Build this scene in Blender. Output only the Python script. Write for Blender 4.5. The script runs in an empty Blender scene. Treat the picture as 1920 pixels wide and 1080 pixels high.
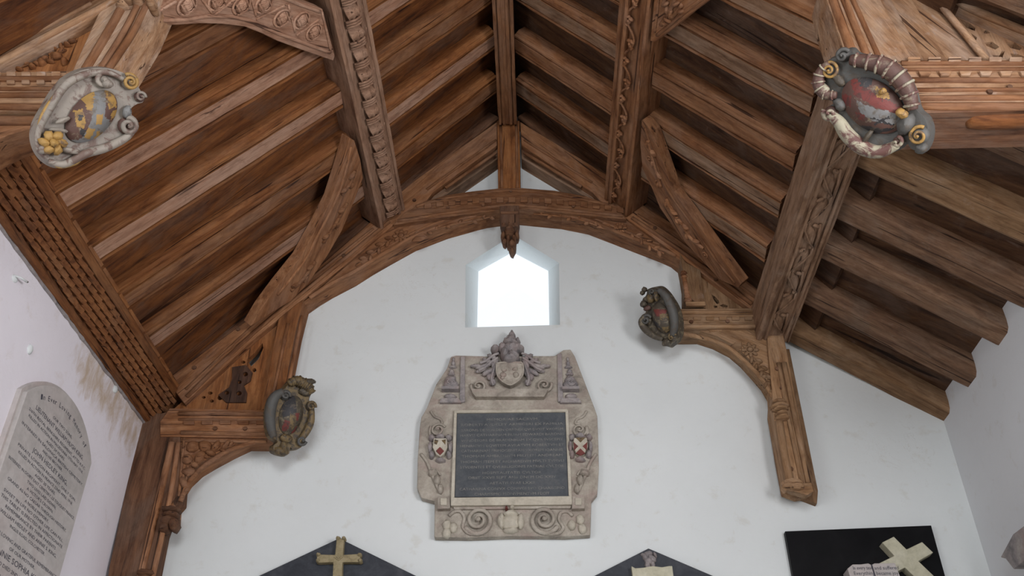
import bpy, bmesh, math, random
from mathutils import Vector as V, Matrix, noise
random.seed(7)
S = bpy.context.scene
COL = S.collection

# ------------------------------------------------------------------ camera
CAMP = V((0.0, 0.0, 1.6))
FPX = 1762.6
PITCH, YAW, ROLL = 0.62738, -0.02667, -0.00396
def _axes():
    cy, sy = math.cos(YAW), math.sin(YAW)
    fwd = V((sy*math.cos(PITCH), cy*math.cos(PITCH), math.sin(PITCH)))
    r = V((cy, -sy, 0)); u = r.cross(fwd)
    return r*math.cos(ROLL)+u*math.sin(ROLL), -r*math.sin(ROLL)+u*math.cos(ROLL), fwd
CR, CU, CF = _axes()
cd = bpy.data.cameras.new('camera'); cam = bpy.data.objects.new('camera', cd); COL.objects.link(cam)
cd.sensor_width = 36.0; cd.lens = FPX*36/1920; cd.clip_start = .05
cam.matrix_world = Matrix(((CR.x, CU.x, -CF.x, CAMP.x), (CR.y, CU.y, -CF.y, CAMP.y), (CR.z, CU.z, -CF.z, CAMP.z), (0, 0, 0, 1)))
S.camera = cam

# ------------------------------------------------------------------ light
S.view_settings.view_transform = 'Standard'; S.view_settings.look = 'None'
S.view_settings.gamma = 1; S.view_settings.use_curve_mapping = False
S.view_settings.exposure = 0.02
w = bpy.data.worlds.new('overcast_sky'); S.world = w; w.use_nodes = True
w.node_tree.nodes['Background'].inputs[0].default_value = (.86, .92, 1, 1)
w.node_tree.nodes['Background'].inputs[1].default_value = 1.25
def area(name, loc, tgt, sx, sy, power, col):
    l = bpy.data.lights.new(name, 'AREA'); l.shape = 'RECTANGLE'; l.size = sx; l.size_y = sy
    l.energy = power; l.color = col
    o = bpy.data.objects.new(name, l); COL.objects.link(o); o.location = loc
    o.rotation_euler = (V(tgt)-V(loc)).to_track_quat('-Z', 'Y').to_euler()
    return o
# fill lamps added out of view, in assumed openings behind and beside the camera
area('fill_lamp_end', (0, -4.85, 5.0), (0, 6.5, 6.0), 2.8, 2.8, 260, (.95, .965, 1))
area('fill_lamp_left', (-2.9, .6, 3.25), (2.5, 1.8, 4.2), 2.2, 1.7, 60, (.95, 1, .98))
area('fill_lamp_right', (3.05, .6, 3.25), (-2.5, 1.8, 4.4), 2.2, 1.7, 210, (1, .96, .985))

# ------------------------------------------------------------------ helpers
def ray(u, v): return (CF*FPX + CR*(u-960) - CU*(v-540)).normalized()
def at(u, v, Y):                       # point of a photo pixel on the upright plane y = Y
    d = ray(u, v); return CAMP + d*((Y-CAMP.y)/d.y)
def at_x(u, v, X):
    d = ray(u, v); return CAMP + d*((X-CAMP.x)/d.x)
def on(u, v, n, P):
    d = ray(u, v); n = V(n); return CAMP + d*(n.dot(V(P)-CAMP)/n.dot(d))
WORLD = {}
def wm(o): return WORLD.get(o.name, Matrix.Identity(4))
def frame(O, ex, ey):
    ex = V(ex).normalized(); ez = ex.cross(V(ey)).normalized(); ey = ez.cross(ex)
    return Matrix(((ex.x, ey.x, ez.x, O[0]), (ex.y, ey.y, ez.y, O[1]), (ex.z, ey.z, ez.z, O[2]), (0, 0, 0, 1)))
class MB:
    def __init__(s): s.v = []; s.f = []; s.m = []; s.sm = []
    def add(s, vs, fs, mi=0, smooth=False, M=None):
        b = len(s.v)
        s.v += [(M @ V(p)) if M else V(p) for p in vs]
        for f in fs: s.f.append([b+i for i in f]); s.m.append(mi); s.sm.append(smooth)
    def box(s, a, b, mi=0, M=None):
        x0, y0, z0 = a; x1, y1, z1 = b
        s.add([(x0,y0,z0),(x1,y0,z0),(x1,y1,z0),(x0,y1,z0),(x0,y0,z1),(x1,y0,z1),(x1,y1,z1),(x0,y1,z1)],
              [(0,3,2,1),(4,5,6,7),(0,1,5,4),(1,2,6,5),(2,3,7,6),(3,0,4,7)], mi, False, M)
    def prism(s, pts, z0, z1, mi=0, M=None, taper=0, smooth=False):
        n = len(pts)
        ar = sum(pts[i][0]*pts[(i+1) % n][1]-pts[(i+1) % n][0]*pts[i][1] for i in range(n))
        if ar < 0: pts = pts[::-1]
        cx = sum(p[0] for p in pts)/n; cy = sum(p[1] for p in pts)/n
        k = 1-taper
        vs = [(p[0], p[1], z0) for p in pts]+[(cx+(p[0]-cx)*k, cy+(p[1]-cy)*k, z1) for p in pts]
        if n > 6:
            from mathutils.geometry import tessellate_polygon
            tr = tessellate_polygon([[V((p[0], p[1], 0)) for p in pts]])
            fix = []
            for a, b, c in tr:
                A, B, C_ = pts[a], pts[b], pts[c]
                fix.append((a, b, c) if (B[0]-A[0])*(C_[1]-A[1])-(B[1]-A[1])*(C_[0]-A[0]) > 0 else (a, c, b))
            fs = [f[::-1] for f in fix]+[tuple(i+n for i in f) for f in fix]
        else: fs = [list(range(n))[::-1], list(range(n, 2*n))]
        fs += [(i, (i+1) % n, n+(i+1) % n, n+i) for i in range(n)]
        s.add(vs, fs, mi, smooth, M)
    def tube(s, pts, r, n=8, mi=0, M=None, closed=False, flat=1.0, up=(0, 0, 1)):
        pts = [V(p) for p in pts]; m = len(pts)
        if not hasattr(r, '__len__'): r = [r]*m
        vs = []
        for i, p in enumerate(pts):
            a = pts[(i-1) % m] if (closed or i > 0) else p
            b = pts[(i+1) % m] if (closed or i < m-1) else p
            t = (b-a).normalized() if (b-a).length > 1e-9 else V((1, 0, 0))
            uu = V(up)-t*t.dot(V(up))
            if uu.length < 1e-3: uu = V((1, 0, 0))-t*t.x
            uu.normalize(); ww = t.cross(uu)
            for k in range(n):
                an = 2*math.pi*k/n
                vs.append(p+ww*math.cos(an)*r[i]+uu*math.sin(an)*r[i]*flat)
        fs = []
        for i in range(m if closed else m-1):
            j = (i+1) % m
            for k in range(n): fs.append((i*n+k, i*n+(k+1) % n, j*n+(k+1) % n, j*n+k))
        if not closed: fs += [list(range(n))[::-1], [(m-1)*n+k for k in range(n)]]
        s.add(vs, fs, mi, True, M)
    def blob(s, c, r, mi=0, M=None, seg=10, rot=0, rough=0):
        vs = []; fs = []; rings = seg//2+1
        cr, sr = math.cos(rot), math.sin(rot)
        for i in range(rings+1):
            th = math.pi*i/rings
            for k in range(seg):
                ph = 2*math.pi*k/seg
                x, y, z = math.sin(th)*math.cos(ph), math.sin(th)*math.sin(ph), math.cos(th)
                q = 1+(rough*noise.noise(V((x*2+c[0]*31, y*2+c[1]*31, z*2))) if rough else 0)
                x *= r[0]*q; y *= r[1]*q; z *= r[2]*q
                vs.append((c[0]+x*cr-y*sr, c[1]+x*sr+y*cr, c[2]+z))
        for i in range(rings):
            for k in range(seg): fs.append((i*seg+k, (i+1)*seg+k, (i+1)*seg+(k+1) % seg, i*seg+(k+1) % seg))
        s.add(vs, fs, mi, True, M)
    def spiral(s, c, R, turns=1.7, r=.012, dirn=1, start=0, mi=0, M=None, h=0.0, lift=.02):
        N = int(22*turns); pts = []; rr = []
        for i in range(N+1):
            t = i/N; a = start+dirn*turns*2*math.pi*t; q = R*(1-t)**.85+R*.07
            pts.append((c[0]+q*math.cos(a), c[1]+q*math.sin(a), h+lift*t)); rr.append(r*(1-.45*t))
        s.tube(pts, rr, 7, mi, M)
        s.blob((c[0], c[1], h+lift), (R*.2, R*.2, R*.2), mi, M, 8)
    def grid(s, O, ex, ey, nx, ny, hf, mi=0, M=None, smooth=True):
        vs = []
        for j in range(ny+1):
            for i in range(nx+1):
                p = V(O)+V(ex)*(i/nx)+V(ey)*(j/ny); vs.append(hf(p, i/nx, j/ny))
        fs = [(j*(nx+1)+i, j*(nx+1)+i+1, (j+1)*(nx+1)+i+1, (j+1)*(nx+1)+i) for j in range(ny) for i in range(nx)]
        s.add(vs, fs, mi, smooth, M)
    def build(s, name, mats, parent=None, grain=None, up=(0, 0, 1), bevel=0, label=None, at0=None, frm=None):
        """one mesh object; its local x axis follows the grain of the material"""
        if frm is None:
            c = V(at0) if at0 is not None else sum((V(p) for p in s.v), V())/len(s.v)
            g = V(grain) if grain else V((1, 0, 0)); g.normalize()
            u = V(up)
            if abs(u.normalized().dot(g)) > .97: u = V((0, 1, 0))
            e = (u-g*u.dot(g)).normalized(); frm = frame(c, g, e.cross(g)*1.0)
            frm = frame(c, g, e)
        inv = frm.inverted()
        me = bpy.data.meshes.new(name); me.from_pydata([inv @ p for p in s.v], [], s.f)
        if not isinstance(mats, (list, tuple)): mats = [mats]
        for m in mats: me.materials.append(m)
        for p, mi, sm in zip(me.polygons, s.m, s.sm): p.material_index = mi; p.use_smooth = sm
        bm = bmesh.new(); bm.from_mesh(me); bmesh.ops.recalc_face_normals(bm, faces=bm.faces); bm.to_mesh(me); bm.free()
        o = bpy.data.objects.new(name, me); COL.objects.link(o)
        WORLD[o.name] = frm
        if parent: o.parent = parent; o.matrix_local = wm(parent).inverted() @ frm
        else: o.matrix_world = frm
        if bevel:
            b = o.modifiers.new('edge', 'BEVEL'); b.width = bevel; b.segments = 2; b.limit_method = 'ANGLE'; b.angle_limit = .6
        if label: o['label'] = label
        return o
def tag(o, label=None, cat=None, group=None, kind=None):
    if label: o['label'] = label
    if cat: o['category'] = cat
    if group: o['group'] = group
    if kind: o['kind'] = kind
    return o
def thing(name, loc, label, cat, group=None):
    o = bpy.data.objects.new(name, None); COL.objects.link(o); o.location = loc; o.empty_display_size = .1
    WORLD[o.name] = Matrix.Translation(V(loc)); return tag(o, label, cat, group)
XZ = lambda Y: Matrix(((1, 0, 0, 0), (0, 0, -1, Y), (0, 1, 0, 0), (0, 0, 0, 1)))   # local x,y -> world x,z ; local z -> towards the room
def px(Y, *pts):
    """photo pixels -> (x, z) on the plane y = Y; a point may carry its own plane as third value"""
    out = []
    for p in pts:
        q = at(p[0], p[1], p[2] if len(p) > 2 else Y); out.append((q.x, q.z))
    return out
def smooth_path(pts, k=6):
    out = []
    n = len(pts)
    P = [V(p) for p in pts]
    for i in range(n-1):
        p0, p1, p2, p3 = P[max(i-1, 0)], P[i], P[i+1], P[min(i+2, n-1)]
        for j in range(k):
            t = j/k
            out.append(.5*((2*p1)+(p2-p0)*t+(2*p0-5*p1+4*p2-p3)*t*t+(3*p1-p0-3*p2+p3)*t**3))
    out.append(P[-1]); return out

# ------------------------------------------------------------------ materials
def nt(name):
    m = bpy.data.materials.new(name); m.use_nodes = True; t = m.node_tree
    b = t.nodes['Principled BSDF']; return m, t, b
def N(t, typ, **kw):
    n = t.nodes.new(typ)
    for k, v in kw.items():
        if hasattr(n, k): setattr(n, k, v)
        else: n.inputs[k.replace('_', ' ')].default_value = v
    return n
def ramp(t, fac, stops):
    r = t.nodes.new('ShaderNodeValToRGB'); e = r.color_ramp.elements
    while len(e) < len(stops): e.new(.5)
    for q, (p, c) in zip(e, stops):
        q.position = p; q.color = (*c, 1) if len(c) == 3 else c
    t.links.new(fac, r.inputs[0]); return r
def mix(t, fac, a, b, mode='MIX'):
    m = t.nodes.new('ShaderNodeMix'); m.data_type = 'RGBA'; m.blend_type = mode
    for sock, val in ((m.inputs[0], fac), (m.inputs[6], a), (m.inputs[7], b)):
        if isinstance(val, (int, float)): sock.default_value = val
        elif isinstance(val, tuple): sock.default_value = (*val, 1)
        else: t.links.new(val, sock)
    return m.outputs[2]
def coords(t, scale, rnd=True):
    tc = t.nodes.new('ShaderNodeTexCoord'); mp = t.nodes.new('ShaderNodeMapping'); mp.inputs['Scale'].default_value = scale
    t.links.new(tc.outputs['Object'], mp.inputs[0])
    if rnd:
        oi = t.nodes.new('ShaderNodeObjectInfo'); ml = t.nodes.new('ShaderNodeMath'); ml.operation = 'MULTIPLY'; ml.inputs[1].default_value = 37
        t.links.new(oi.outputs['Random'], ml.inputs[0])
        cb = t.nodes.new('ShaderNodeCombineXYZ')
        for i in range(3): t.links.new(ml.outputs[0], cb.inputs[i])
        t.links.new(cb.outputs[0], mp.inputs['Location'])
    return mp.outputs[0]
def noi(t, vec, scale, detail=4, rough=.55, dist=0):
    n = t.nodes.new('ShaderNodeTexNoise'); n.inputs['Scale'].default_value = scale; n.inputs['Detail'].default_value = detail
    n.inputs['Roughness'].default_value = rough; n.inputs['Distortion'].default_value = dist
    t.links.new(vec, n.inputs['Vector']); return n.outputs[0]
def wood(name, dark, mid, light, grey=(.33, .26, .21), greyamt=.5, rough=.75, bump=.6, var=.3, white=.0):
    m, t, b = nt(name)
    g = noi(t, coords(t, (1.1, 9, 9)), 1.7, 7, .6, .8)              # broad figure along the grain
    f = noi(t, coords(t, (3.0, 60, 60)), 1.8, 5, .65, .2)           # fine fibres
    p = noi(t, coords(t, (1.2, 2.6, 2.6)), 1.6, 5, .65, .9)         # weathered patches
    q = noi(t, coords(t, (3.2, 8, 8)), 2.2, 6, .7, .5)              # mottling
    c = noi(t, coords(t, (.7, 22, 22)), 1.2, 3, .5, 1.4)            # long shakes
    base = ramp(t, g, [(.30, dark), (.45, mid), (.68, light)]).outputs[0]
    gm = ramp(t, p, [(.46, (0, 0, 0)), (.62, (greyamt,)*3)]).outputs[0]
    base = mix(t, gm, base, grey)
    if white:
        wm_ = ramp(t, q, [(.60, (0, 0, 0)), (.70, (white,)*3)]).outputs[0]; base = mix(t, wm_, base, (.46, .40, .36))
    base = mix(t, .8, base, ramp(t, q, [(.32, (.60, .54, .50)), (.52, (1, 1, 1)), (.72, (1.12, 1.1, 1.08))]).outputs[0], 'MULTIPLY')
    base = mix(t, .7, base, ramp(t, f, [(.32, (.66, .62, .60)), (.58, (1.05, 1.05, 1.05))]).outputs[0], 'MULTIPLY')
    ck = ramp(t, c, [(.31, (.22, .18, .16)), (.345, (1, 1, 1))]).outputs[0]
    base = mix(t, 1, base, ck, 'MULTIPLY')
    oi = t.nodes.new('ShaderNodeObjectInfo')
    vr = ramp(t, oi.outputs['Random'], [(0, (1-var, 1-var*1.05, 1-var*1.1)), (1, (1+var*.35,)*3)]).outputs[0]
    base = mix(t, 1, base, vr, 'MULTIPLY')
    t.links.new(base, b.inputs['Base Color']); b.inputs['Roughness'].default_value = rough
    b.inputs['Specular IOR Level'].default_value = .3
    s1 = mix(t, .5, f, q); s2 = mix(t, .35, s1, ck)
    bp = t.nodes.new('ShaderNodeBump'); bp.inputs['Strength'].default_value = bump; bp.inputs['Distance'].default_value = .014
    t.links.new(s2, bp.inputs['Height']); t.links.new(bp.outputs[0], b.inputs['Normal'])
    return m
OAK = wood('weathered_oak', (.16, .062, .024), (.285, .125, .052), (.40, .20, .098), (.35, .20, .13), .5)
OAKB = wood('oak_pale', (.27, .14, .085), (.40, .225, .145), (.48, .30, .205), (.45, .31, .23), .6, var=.2)
OAKW = wood('oak_warm', (.14, .046, .014), (.28, .105, .034), (.39, .17, .062), (.30, .16, .09), .35)
OAKD = wood('oak_dark', (.06, .026, .012), (.14, .065, .032), (.22, .115, .062), (.19, .13, .095), .5)
OAKG = wood('oak_greyed', (.14, .068, .034), (.25, .135, .072), (.36, .215, .13), (.34, .24, .17), .6, white=.45)
NEAR = wood('oak_near_pale', (.20, .095, .045), (.36, .20, .105), (.50, .32, .19), (.44, .33, .25), .6, white=.5)  # paler oak with whiter patches, used for the near truss only
OAKR = wood('oak_rosy', (.17, .085, .05), (.30, .17, .105), (.41, .25, .165), (.36, .235, .165), .5, var=.1)
OAKT = wood('tan_oak', (.15, .075, .033), (.275, .155, .075), (.39, .24, .13), (.36, .25, .16), .55, white=.2)
TRAC = wood('blackened_oak', (.025, .012, .008), (.06, .03, .018), (.10, .05, .03), (.08, .05, .04), .5, var=.1)
OAKE = wood('plain_brown_oak', (.07, .034, .018), (.17, .092, .052), (.27, .16, .095), (.22, .155, .11), .6, white=.15, var=.25)
BOARDR = wood('roof_board_right', (.025, .010, .004), (.07, .03, .013), (.125, .06, .026), (.11, .07, .05), .7, var=.05, white=.12)
BOARD = wood('roof_board', (.035, .011, .004), (.11, .036, .009), (.22, .080, .020), (.12, .065, .038), .7, var=.1)

OAK = wood('weathered_oak', (.13, .048, .018), (.26, .112, .046), (.38, .19, .092), (.33, .19, .12), .5)
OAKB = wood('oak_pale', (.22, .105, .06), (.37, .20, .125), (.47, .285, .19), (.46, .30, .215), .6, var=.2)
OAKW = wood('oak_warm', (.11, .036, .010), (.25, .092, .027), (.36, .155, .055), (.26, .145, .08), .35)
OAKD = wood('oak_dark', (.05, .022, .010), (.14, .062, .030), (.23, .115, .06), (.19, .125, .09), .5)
OAKG = wood('oak_greyed', (.13, .068, .036), (.245, .142, .082), (.35, .22, .14), (.33, .235, .17), .6)
OAKR = wood('oak_rosy', (.17, .085, .05), (.30, .17, .105), (.41, .25, .165), (.36, .235, .165), .5, var=.1)
OAKT = wood('tan_oak', (.15, .075, .033), (.275, .155, .075), (.39, .24, .13), (.36, .25, .16), .55, white=.2)
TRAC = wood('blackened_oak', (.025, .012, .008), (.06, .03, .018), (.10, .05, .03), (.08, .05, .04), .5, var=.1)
OAKE = wood('plain_brown_oak', (.07, .034, .018), (.17, .092, .052), (.27, .16, .095), (.22, .155, .11), .6, white=.15, var=.25)
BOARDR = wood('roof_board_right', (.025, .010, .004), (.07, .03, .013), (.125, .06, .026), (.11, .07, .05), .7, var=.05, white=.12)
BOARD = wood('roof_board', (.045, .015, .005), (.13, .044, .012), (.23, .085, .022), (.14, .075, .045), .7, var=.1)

def plaster(name, col=(.78, .79, .80), stain=False):
    m, t, b = nt(name)
    v = coords(t, (1, 1, 1), False)
    a = noi(t, v, .9, 5, .6, .3); d = noi(t, v, 6, 8, .65, .2)
    c = ramp(t, a, [(.3, tuple(x*.93 for x in col)), (.7, col)]).outputs[0]
    sp = ramp(t, d, [(.32, (.93, .91, .88)), (.42, (1, 1, 1))]).outputs[0]
    c = mix(t, 1, c, sp, 'MULTIPLY')
    cr = noi(t, v, 2.0, 6, .7, 1.5)
    crr = ramp(t, cr, [(.4965, (1, 1, 1)), (.4995, (.84, .81, .78)), (.5025, (1, 1, 1))]).outputs[0]
    msk = ramp(t, a, [(.52, (0, 0, 0)), (.6, (1, 1, 1))]).outputs[0]
    c = mix(t, msk, c, mix(t, 1, c, crr, 'MULTIPLY'))
    if stain:
        sx = t.nodes.new('ShaderNodeSeparateXYZ'); t.links.new(v, sx.inputs[0])
        def band(out, a0, a1, b0, b1):
            r1 = t.nodes.new('ShaderNodeMapRange'); r1.inputs[1].default_value = a0; r1.inputs[2].default_value = a1
            r2 = t.nodes.new('ShaderNodeMapRange'); r2.inputs[1].default_value = b0; r2.inputs[2].default_value = b1; r2.inputs[3].default_value = 1; r2.inputs[4].default_value = 0
            t.links.new(out, r1.inputs[0]); t.links.new(out, r2.inputs[0])
            mm = t.nodes.new('ShaderNodeMath'); mm.operation = 'MULTIPLY'; t.links.new(r1.outputs[0], mm.inputs[0]); t.links.new(r2.outputs[0], mm.inputs[1]); return mm.outputs[0]
        by = band(sx.outputs[1], 4.65, 5.3, 6.2, 6.6); bz = band(sx.outputs[2], 4.36, 4.78, 4.96, 5.10)
        mm = t.nodes.new('ShaderNodeMath'); mm.operation = 'MULTIPLY'; t.links.new(by, mm.inputs[0]); t.links.new(bz, mm.inputs[1])
        st = noi(t, coords(t, (1, 3.6, 1.6), False), 2.9, 7, .72, .5)
        ad = t.nodes.new('ShaderNodeMath'); ad.operation = 'MULTIPLY'; t.links.new(st, ad.inputs[0]); t.links.new(mm.outputs[0], ad.inputs[1])
        sm = ramp(t, ad.outputs[0], [(.34, (0, 0, 0)), (.46, (.4,)*3), (.60, (.8,)*3)]).outputs[0]
        c = mix(t, sm, c, (.50, .37, .23))
    t.links.new(c, b.inputs['Base Color']); b.inputs['Roughness'].default_value = .9; b.inputs['Specular IOR Level'].default_value = .15
    bp = t.nodes.new('ShaderNodeBump'); bp.inputs['Strength'].default_value = .45; bp.inputs['Distance'].default_value = .03
    hh = mix(t, .25, a, d); t.links.new(hh, bp.inputs['Height']); t.links.new(bp.outputs[0], b.inputs['Normal'])
    return m
PLASTER = plaster('limewash', (.735, .775, .77))
PLASTERL = plaster('limewash_stained', (.84, .81, .86), True)
PLASTERR = plaster('limewash_right', (.74, .76, .78))

def stone(name, c0, c1, c2, scale=6, rough=.75, bump=.3, spec=.3, c3=None):
    m, t, b = nt(name)
    v = coords(t, (1, 1, 1)); a = noi(t, v, scale, 7, .65, .6); d = noi(t, v, scale*7, 4, .6)
    c = ramp(t, a, [(.3, c0), (.5, c1), (.72, c2)]).outputs[0]
    if c3:
        e = noi(t, v, scale*.45, 4, .6, .8); c = mix(t, ramp(t, e, [(.5, (0, 0, 0)), (.66, (.75,)*3)]).outputs[0], c, c3)
    c = mix(t, .5, c, ramp(t, d, [(.3, (.7,)*3), (.6, (1, 1, 1))]).outputs[0], 'MULTIPLY')
    t.links.new(c, b.inputs['Base Color']); b.inputs['Roughness'].default_value = rough; b.inputs['Specular IOR Level'].default_value = spec
    bp = t.nodes.new('ShaderNodeBump'); bp.inputs['Strength'].default_value = bump; bp.inputs['Distance'].default_value = .01
    t.links.new(d, bp.inputs['Height']); t.links.new(bp.outputs[0], b.inputs['Normal']); return m
STONE = stone('carved_clunch', (.25, .22, .185), (.40, .36, .30), (.53, .49, .42), 7, bump=.7, c3=(.35, .27, .235))
STONEG = stone('carved_clunch_grey', (.19, .18, .185), (.32, .29, .285), (.45, .41, .38), 9, bump=.6, c3=(.34, .26, .24))
STONEP = stone('pale_ledge_stone', (.38, .35, .28), (.53, .49, .40), (.61, .58, .48), 6)
SLATE = stone('slate_inscription', (.060, .068, .078), (.085, .095, .105), (.12, .125, .13), 9, .55, .1)
INSCR = stone('faded_gilt', (.10, .11, .11), (.22, .215, .20), (.32, .30, .26), 30, .7, .05)
SLATED = stone('dark_slate', (.022, .026, .034), (.035, .04, .05), (.06, .065, .075), 8, .5, .1)
BLACK = stone('black_marble', (.003, .003, .004), (.005, .005, .006), (.008, .008, .009), 5, .45, .02, .12)
MARBLE = stone('white_marble', (.40, .38, .36), (.50, .47, .45), (.57, .54, .52), 2.5, .5, .05, c3=(.47, .40, .38))
MARBLEC = stone('cream_marble', (.42, .40, .29), (.52, .50, .37), (.60, .58, .46), 6, .55, .08)
BRONZE = stone('dull_gilt_stone', (.20, .16, .09), (.30, .25, .14), (.38, .32, .20), 20, .55, .2)
LETTER = stone('lead_letter', (.05, .05, .07), (.07, .07, .09), (.10, .10, .12), 30, .7, .05)
FLOORM = stone('floor_flags', (.19, .165, .135), (.26, .225, .18), (.32, .285, .23), 1.2)
def paint(name, col, under=(.13, .08, .055), cover=.5, scale=26, rough=.6):
    m, t, b = nt(name)
    v = coords(t, (1, 1, 1)); a = noi(t, v, scale, 6, .7, .7); e = noi(t, v, scale*.3, 4, .6)
    k = ramp(t, a, [(cover-.05, (1, 1, 1)), (cover+.05, (0, 0, 0))]).outputs[0]
    cc = ramp(t, e, [(.3, tuple(x*.7 for x in col)), (.65, col)]).outputs[0]
    c = mix(t, k, cc, under) if cover < .5 else mix(t, k, under, cc)
    t.links.new(c, b.inputs['Base Color']); b.inputs['Roughness'].default_value = rough
    bp = t.nodes.new('ShaderNodeBump'); bp.inputs['Strength'].default_value = .4; bp.inputs['Distance'].default_value = .008
    t.links.new(a, bp.inputs['Height']); t.links.new(bp.outputs[0], b.inputs['Normal']); return m
P_WHITE = paint('flaking_white_paint', (.30, .262, .218), (.14, .09, .07), .56, 15)
P_WHITE2 = paint('flaking_cream_on_maroon', (.38, .35, .25), (.12, .055, .045), .51, 15)
P_GOLD = paint('worn_gilding', (.40, .235, .065), (.13, .08, .045), .57, 18)
P_GREY = paint('blue_grey_paint', (.20, .20, .195), (.12, .10, .08), .57, 18)
P_RED = paint('dull_red_paint', (.17, .035, .028), (.07, .03, .025), .56, 18)
P_BROWN = paint('purple_brown_paint', (.11, .055, .042), (.20, .16, .11), .60, 18)
P_BLACK = paint('dark_paint', (.035, .033, .035), (.10, .08, .06), .58)
P_DARK = paint('smoked_oak', (.075, .060, .042), (.17, .14, .09), .56)
P_DARKG = paint('smoked_gilt', (.19, .13, .055), (.06, .045, .03), .52)
P_LEAD = paint('grey_lead_paint', (.095, .093, .085), (.08, .065, .05), .56, 18)
NAIL = paint('rusty_iron', (.05, .03, .02), (.10, .05, .03), .5)
GL, t_, b_ = nt('window_glass')
t_.nodes.remove(b_); tr = t_.nodes.new('ShaderNodeBsdfTransparent'); gs = t_.nodes.new('ShaderNodeBsdfGlossy'); gs.inputs['Roughness'].default_value = .05
mx = t_.nodes.new('ShaderNodeMixShader'); mx.inputs[0].default_value = .05
t_.links.new(tr.outputs[0], mx.inputs[1]); t_.links.new(gs.outputs[0], mx.inputs[2]); t_.links.new(mx.outputs[0], t_.nodes['Material Output'].inputs[0])

# ------------------------------------------------------------------ key dimensions
XR, ZR, SL = -.2, 8.3, 1.17           # ridge of the rafter soffits and their slope
WL, WR, YG = -2.97, 3.12, 6.5         # walls
HY = math.hypot(1, SL)
NLn = V((-SL, 0, 1))/HY; NRn = V((SL, 0, 1))/HY
def roofz(x): return ZR-SL*abs(x-XR)
EX, EZ, ES = 2.06, 5.68, .66          # eaves part, right of the carved plate
HE = math.hypot(1, ES); NEn = V((ES, 0, 1))/HE
YB = -5.0
YF, YK = 6.3, 6.51                    # front face and back of the gable truss
NF, NK = 3.2, 3.45                    # near truss

# ------------------------------------------------------------------ walls, floor, ceiling
def struct(o): return tag(o, kind='structure')
inner = [(at(u, v, YG).x, at(u, v, YG).z) for u, v in ((872, 614), (873, 497), (962, 440), (1048, 493), (1050, 609))]
outer_a = [at(895, 600, 6.95), at(897, 509, 6.95), at(961, 473, 6.95), at(1028, 508, 6.95), at(1029, 600, 6.95)]
outer = [(p.x, p.z) for p in outer_a]; outer[0] = (outer[0][0], 5.90); outer[4] = (outer[4][0], 5.90)
big = [(-3.3, -.1), (-3.3, 6.6), (-.17, 9.2), (3.6, 6.6), (3.6, -.1)]
mb = MB()
for (ring_a, ya, ring_b, yb) in ((big, YG, inner, YG), (inner, YG, outer, 6.95), (outer, 6.95, big, 6.95), (big, 6.95, big, YG)):
    for i in range(5):
        j = (i+1) % 5
        a, b, c, d = ring_a[i], ring_a[j], ring_b[j], ring_b[i]
        mb.add([(a[0], ya, a[1]), (b[0], ya, b[1]), (c[0], yb, c[1]), (d[0], yb, d[1])], [(0, 1, 2, 3)])
struct(mb.build('wall_back', PLASTER, at0=(0, 0, 0)))
mb = MB(); mb.prism([(p[0]*1.0, p[1]) for p in outer], 0, .01, M=XZ(6.90))
wn = thing('window_1', (-.17, 6.92, 5.9), None, None); tag(wn, kind='structure')
mb.build('pane', GL, wn)

def wall_with_hole(name, mat, ax, pos, thick, lo, hi, hlo, hhi):
    mb = MB()
    a0, z0 = lo; a1, z1 = hi; b0, y0 = hlo; b1, y1 = hhi
    for (p, q) in (((a0, z0), (b0, z1)), ((b1, z0), (a1, z1)), ((b0, z0), (b1, y0)), ((b0, y1), (b1, z1))):
        if ax == 'x': mb.box((min(pos, pos+thick), p[0], p[1]), (max(pos, pos+thick), q[0], q[1]))
        else: mb.box((p[0], min(pos, pos+thick), p[1]), (q[0], max(pos, pos+thick), q[1]))
    return struct(mb.build(name, mat, frm=Matrix.Identity(4)))
wall_with_hole('wall_left', PLASTERL, 'x', WL, -.35, (YB-.3, -.1), (6.6, 5.14), (-.6, 2.35), (1.8, 4.15))
wall_with_hole('wall_right', PLASTERR, 'x', WR, .35, (YB-.3, -.1), (6.6, 5.16), (-.6, 2.35), (1.8, 4.15))
wall_with_hole('wall_front', PLASTER, 'y', YB, -.35, (-3.3, -.1), (3.5, 8.5), (-1.5, 3.5), (1.5, 6.5))
mb = MB(); mb.box((-3.3, YB-.3, -.1), (3.5, 6.9, 0)); struct(mb.build('floor', FLOORM, at0=(0, 0, 0)))
def slab(name, x0, z0, x1, z1, n, off, th, y0=YB-.3, y1=6.9, mat=None):
    mb = MB(); a = V((x0, 0, z0))+V(n)*off; b = V((x1, 0, z1))+V(n)*off
    vs = []
    for y in (y0, y1):
        for p in (a, b, b+V(n)*th, a+V(n)*th): vs.append((p.x, y, p.z))
    mb.add(vs, [(0, 1, 2, 3), (4, 7, 6, 5), (0, 4, 5, 1), (1, 5, 6, 2), (2, 6, 7, 3), (3, 7, 4, 0)])
    return struct(mb.build(name, mat or BOARD, grain=b-a, up=n))
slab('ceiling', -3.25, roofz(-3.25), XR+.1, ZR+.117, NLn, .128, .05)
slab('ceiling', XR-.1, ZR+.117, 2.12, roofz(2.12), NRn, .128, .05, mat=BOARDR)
slab('ceiling', 1.98, EZ+ES*.08, 3.45, EZ-ES*(3.45-EX), NEn, .14, .05, mat=BOARDR)

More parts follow.
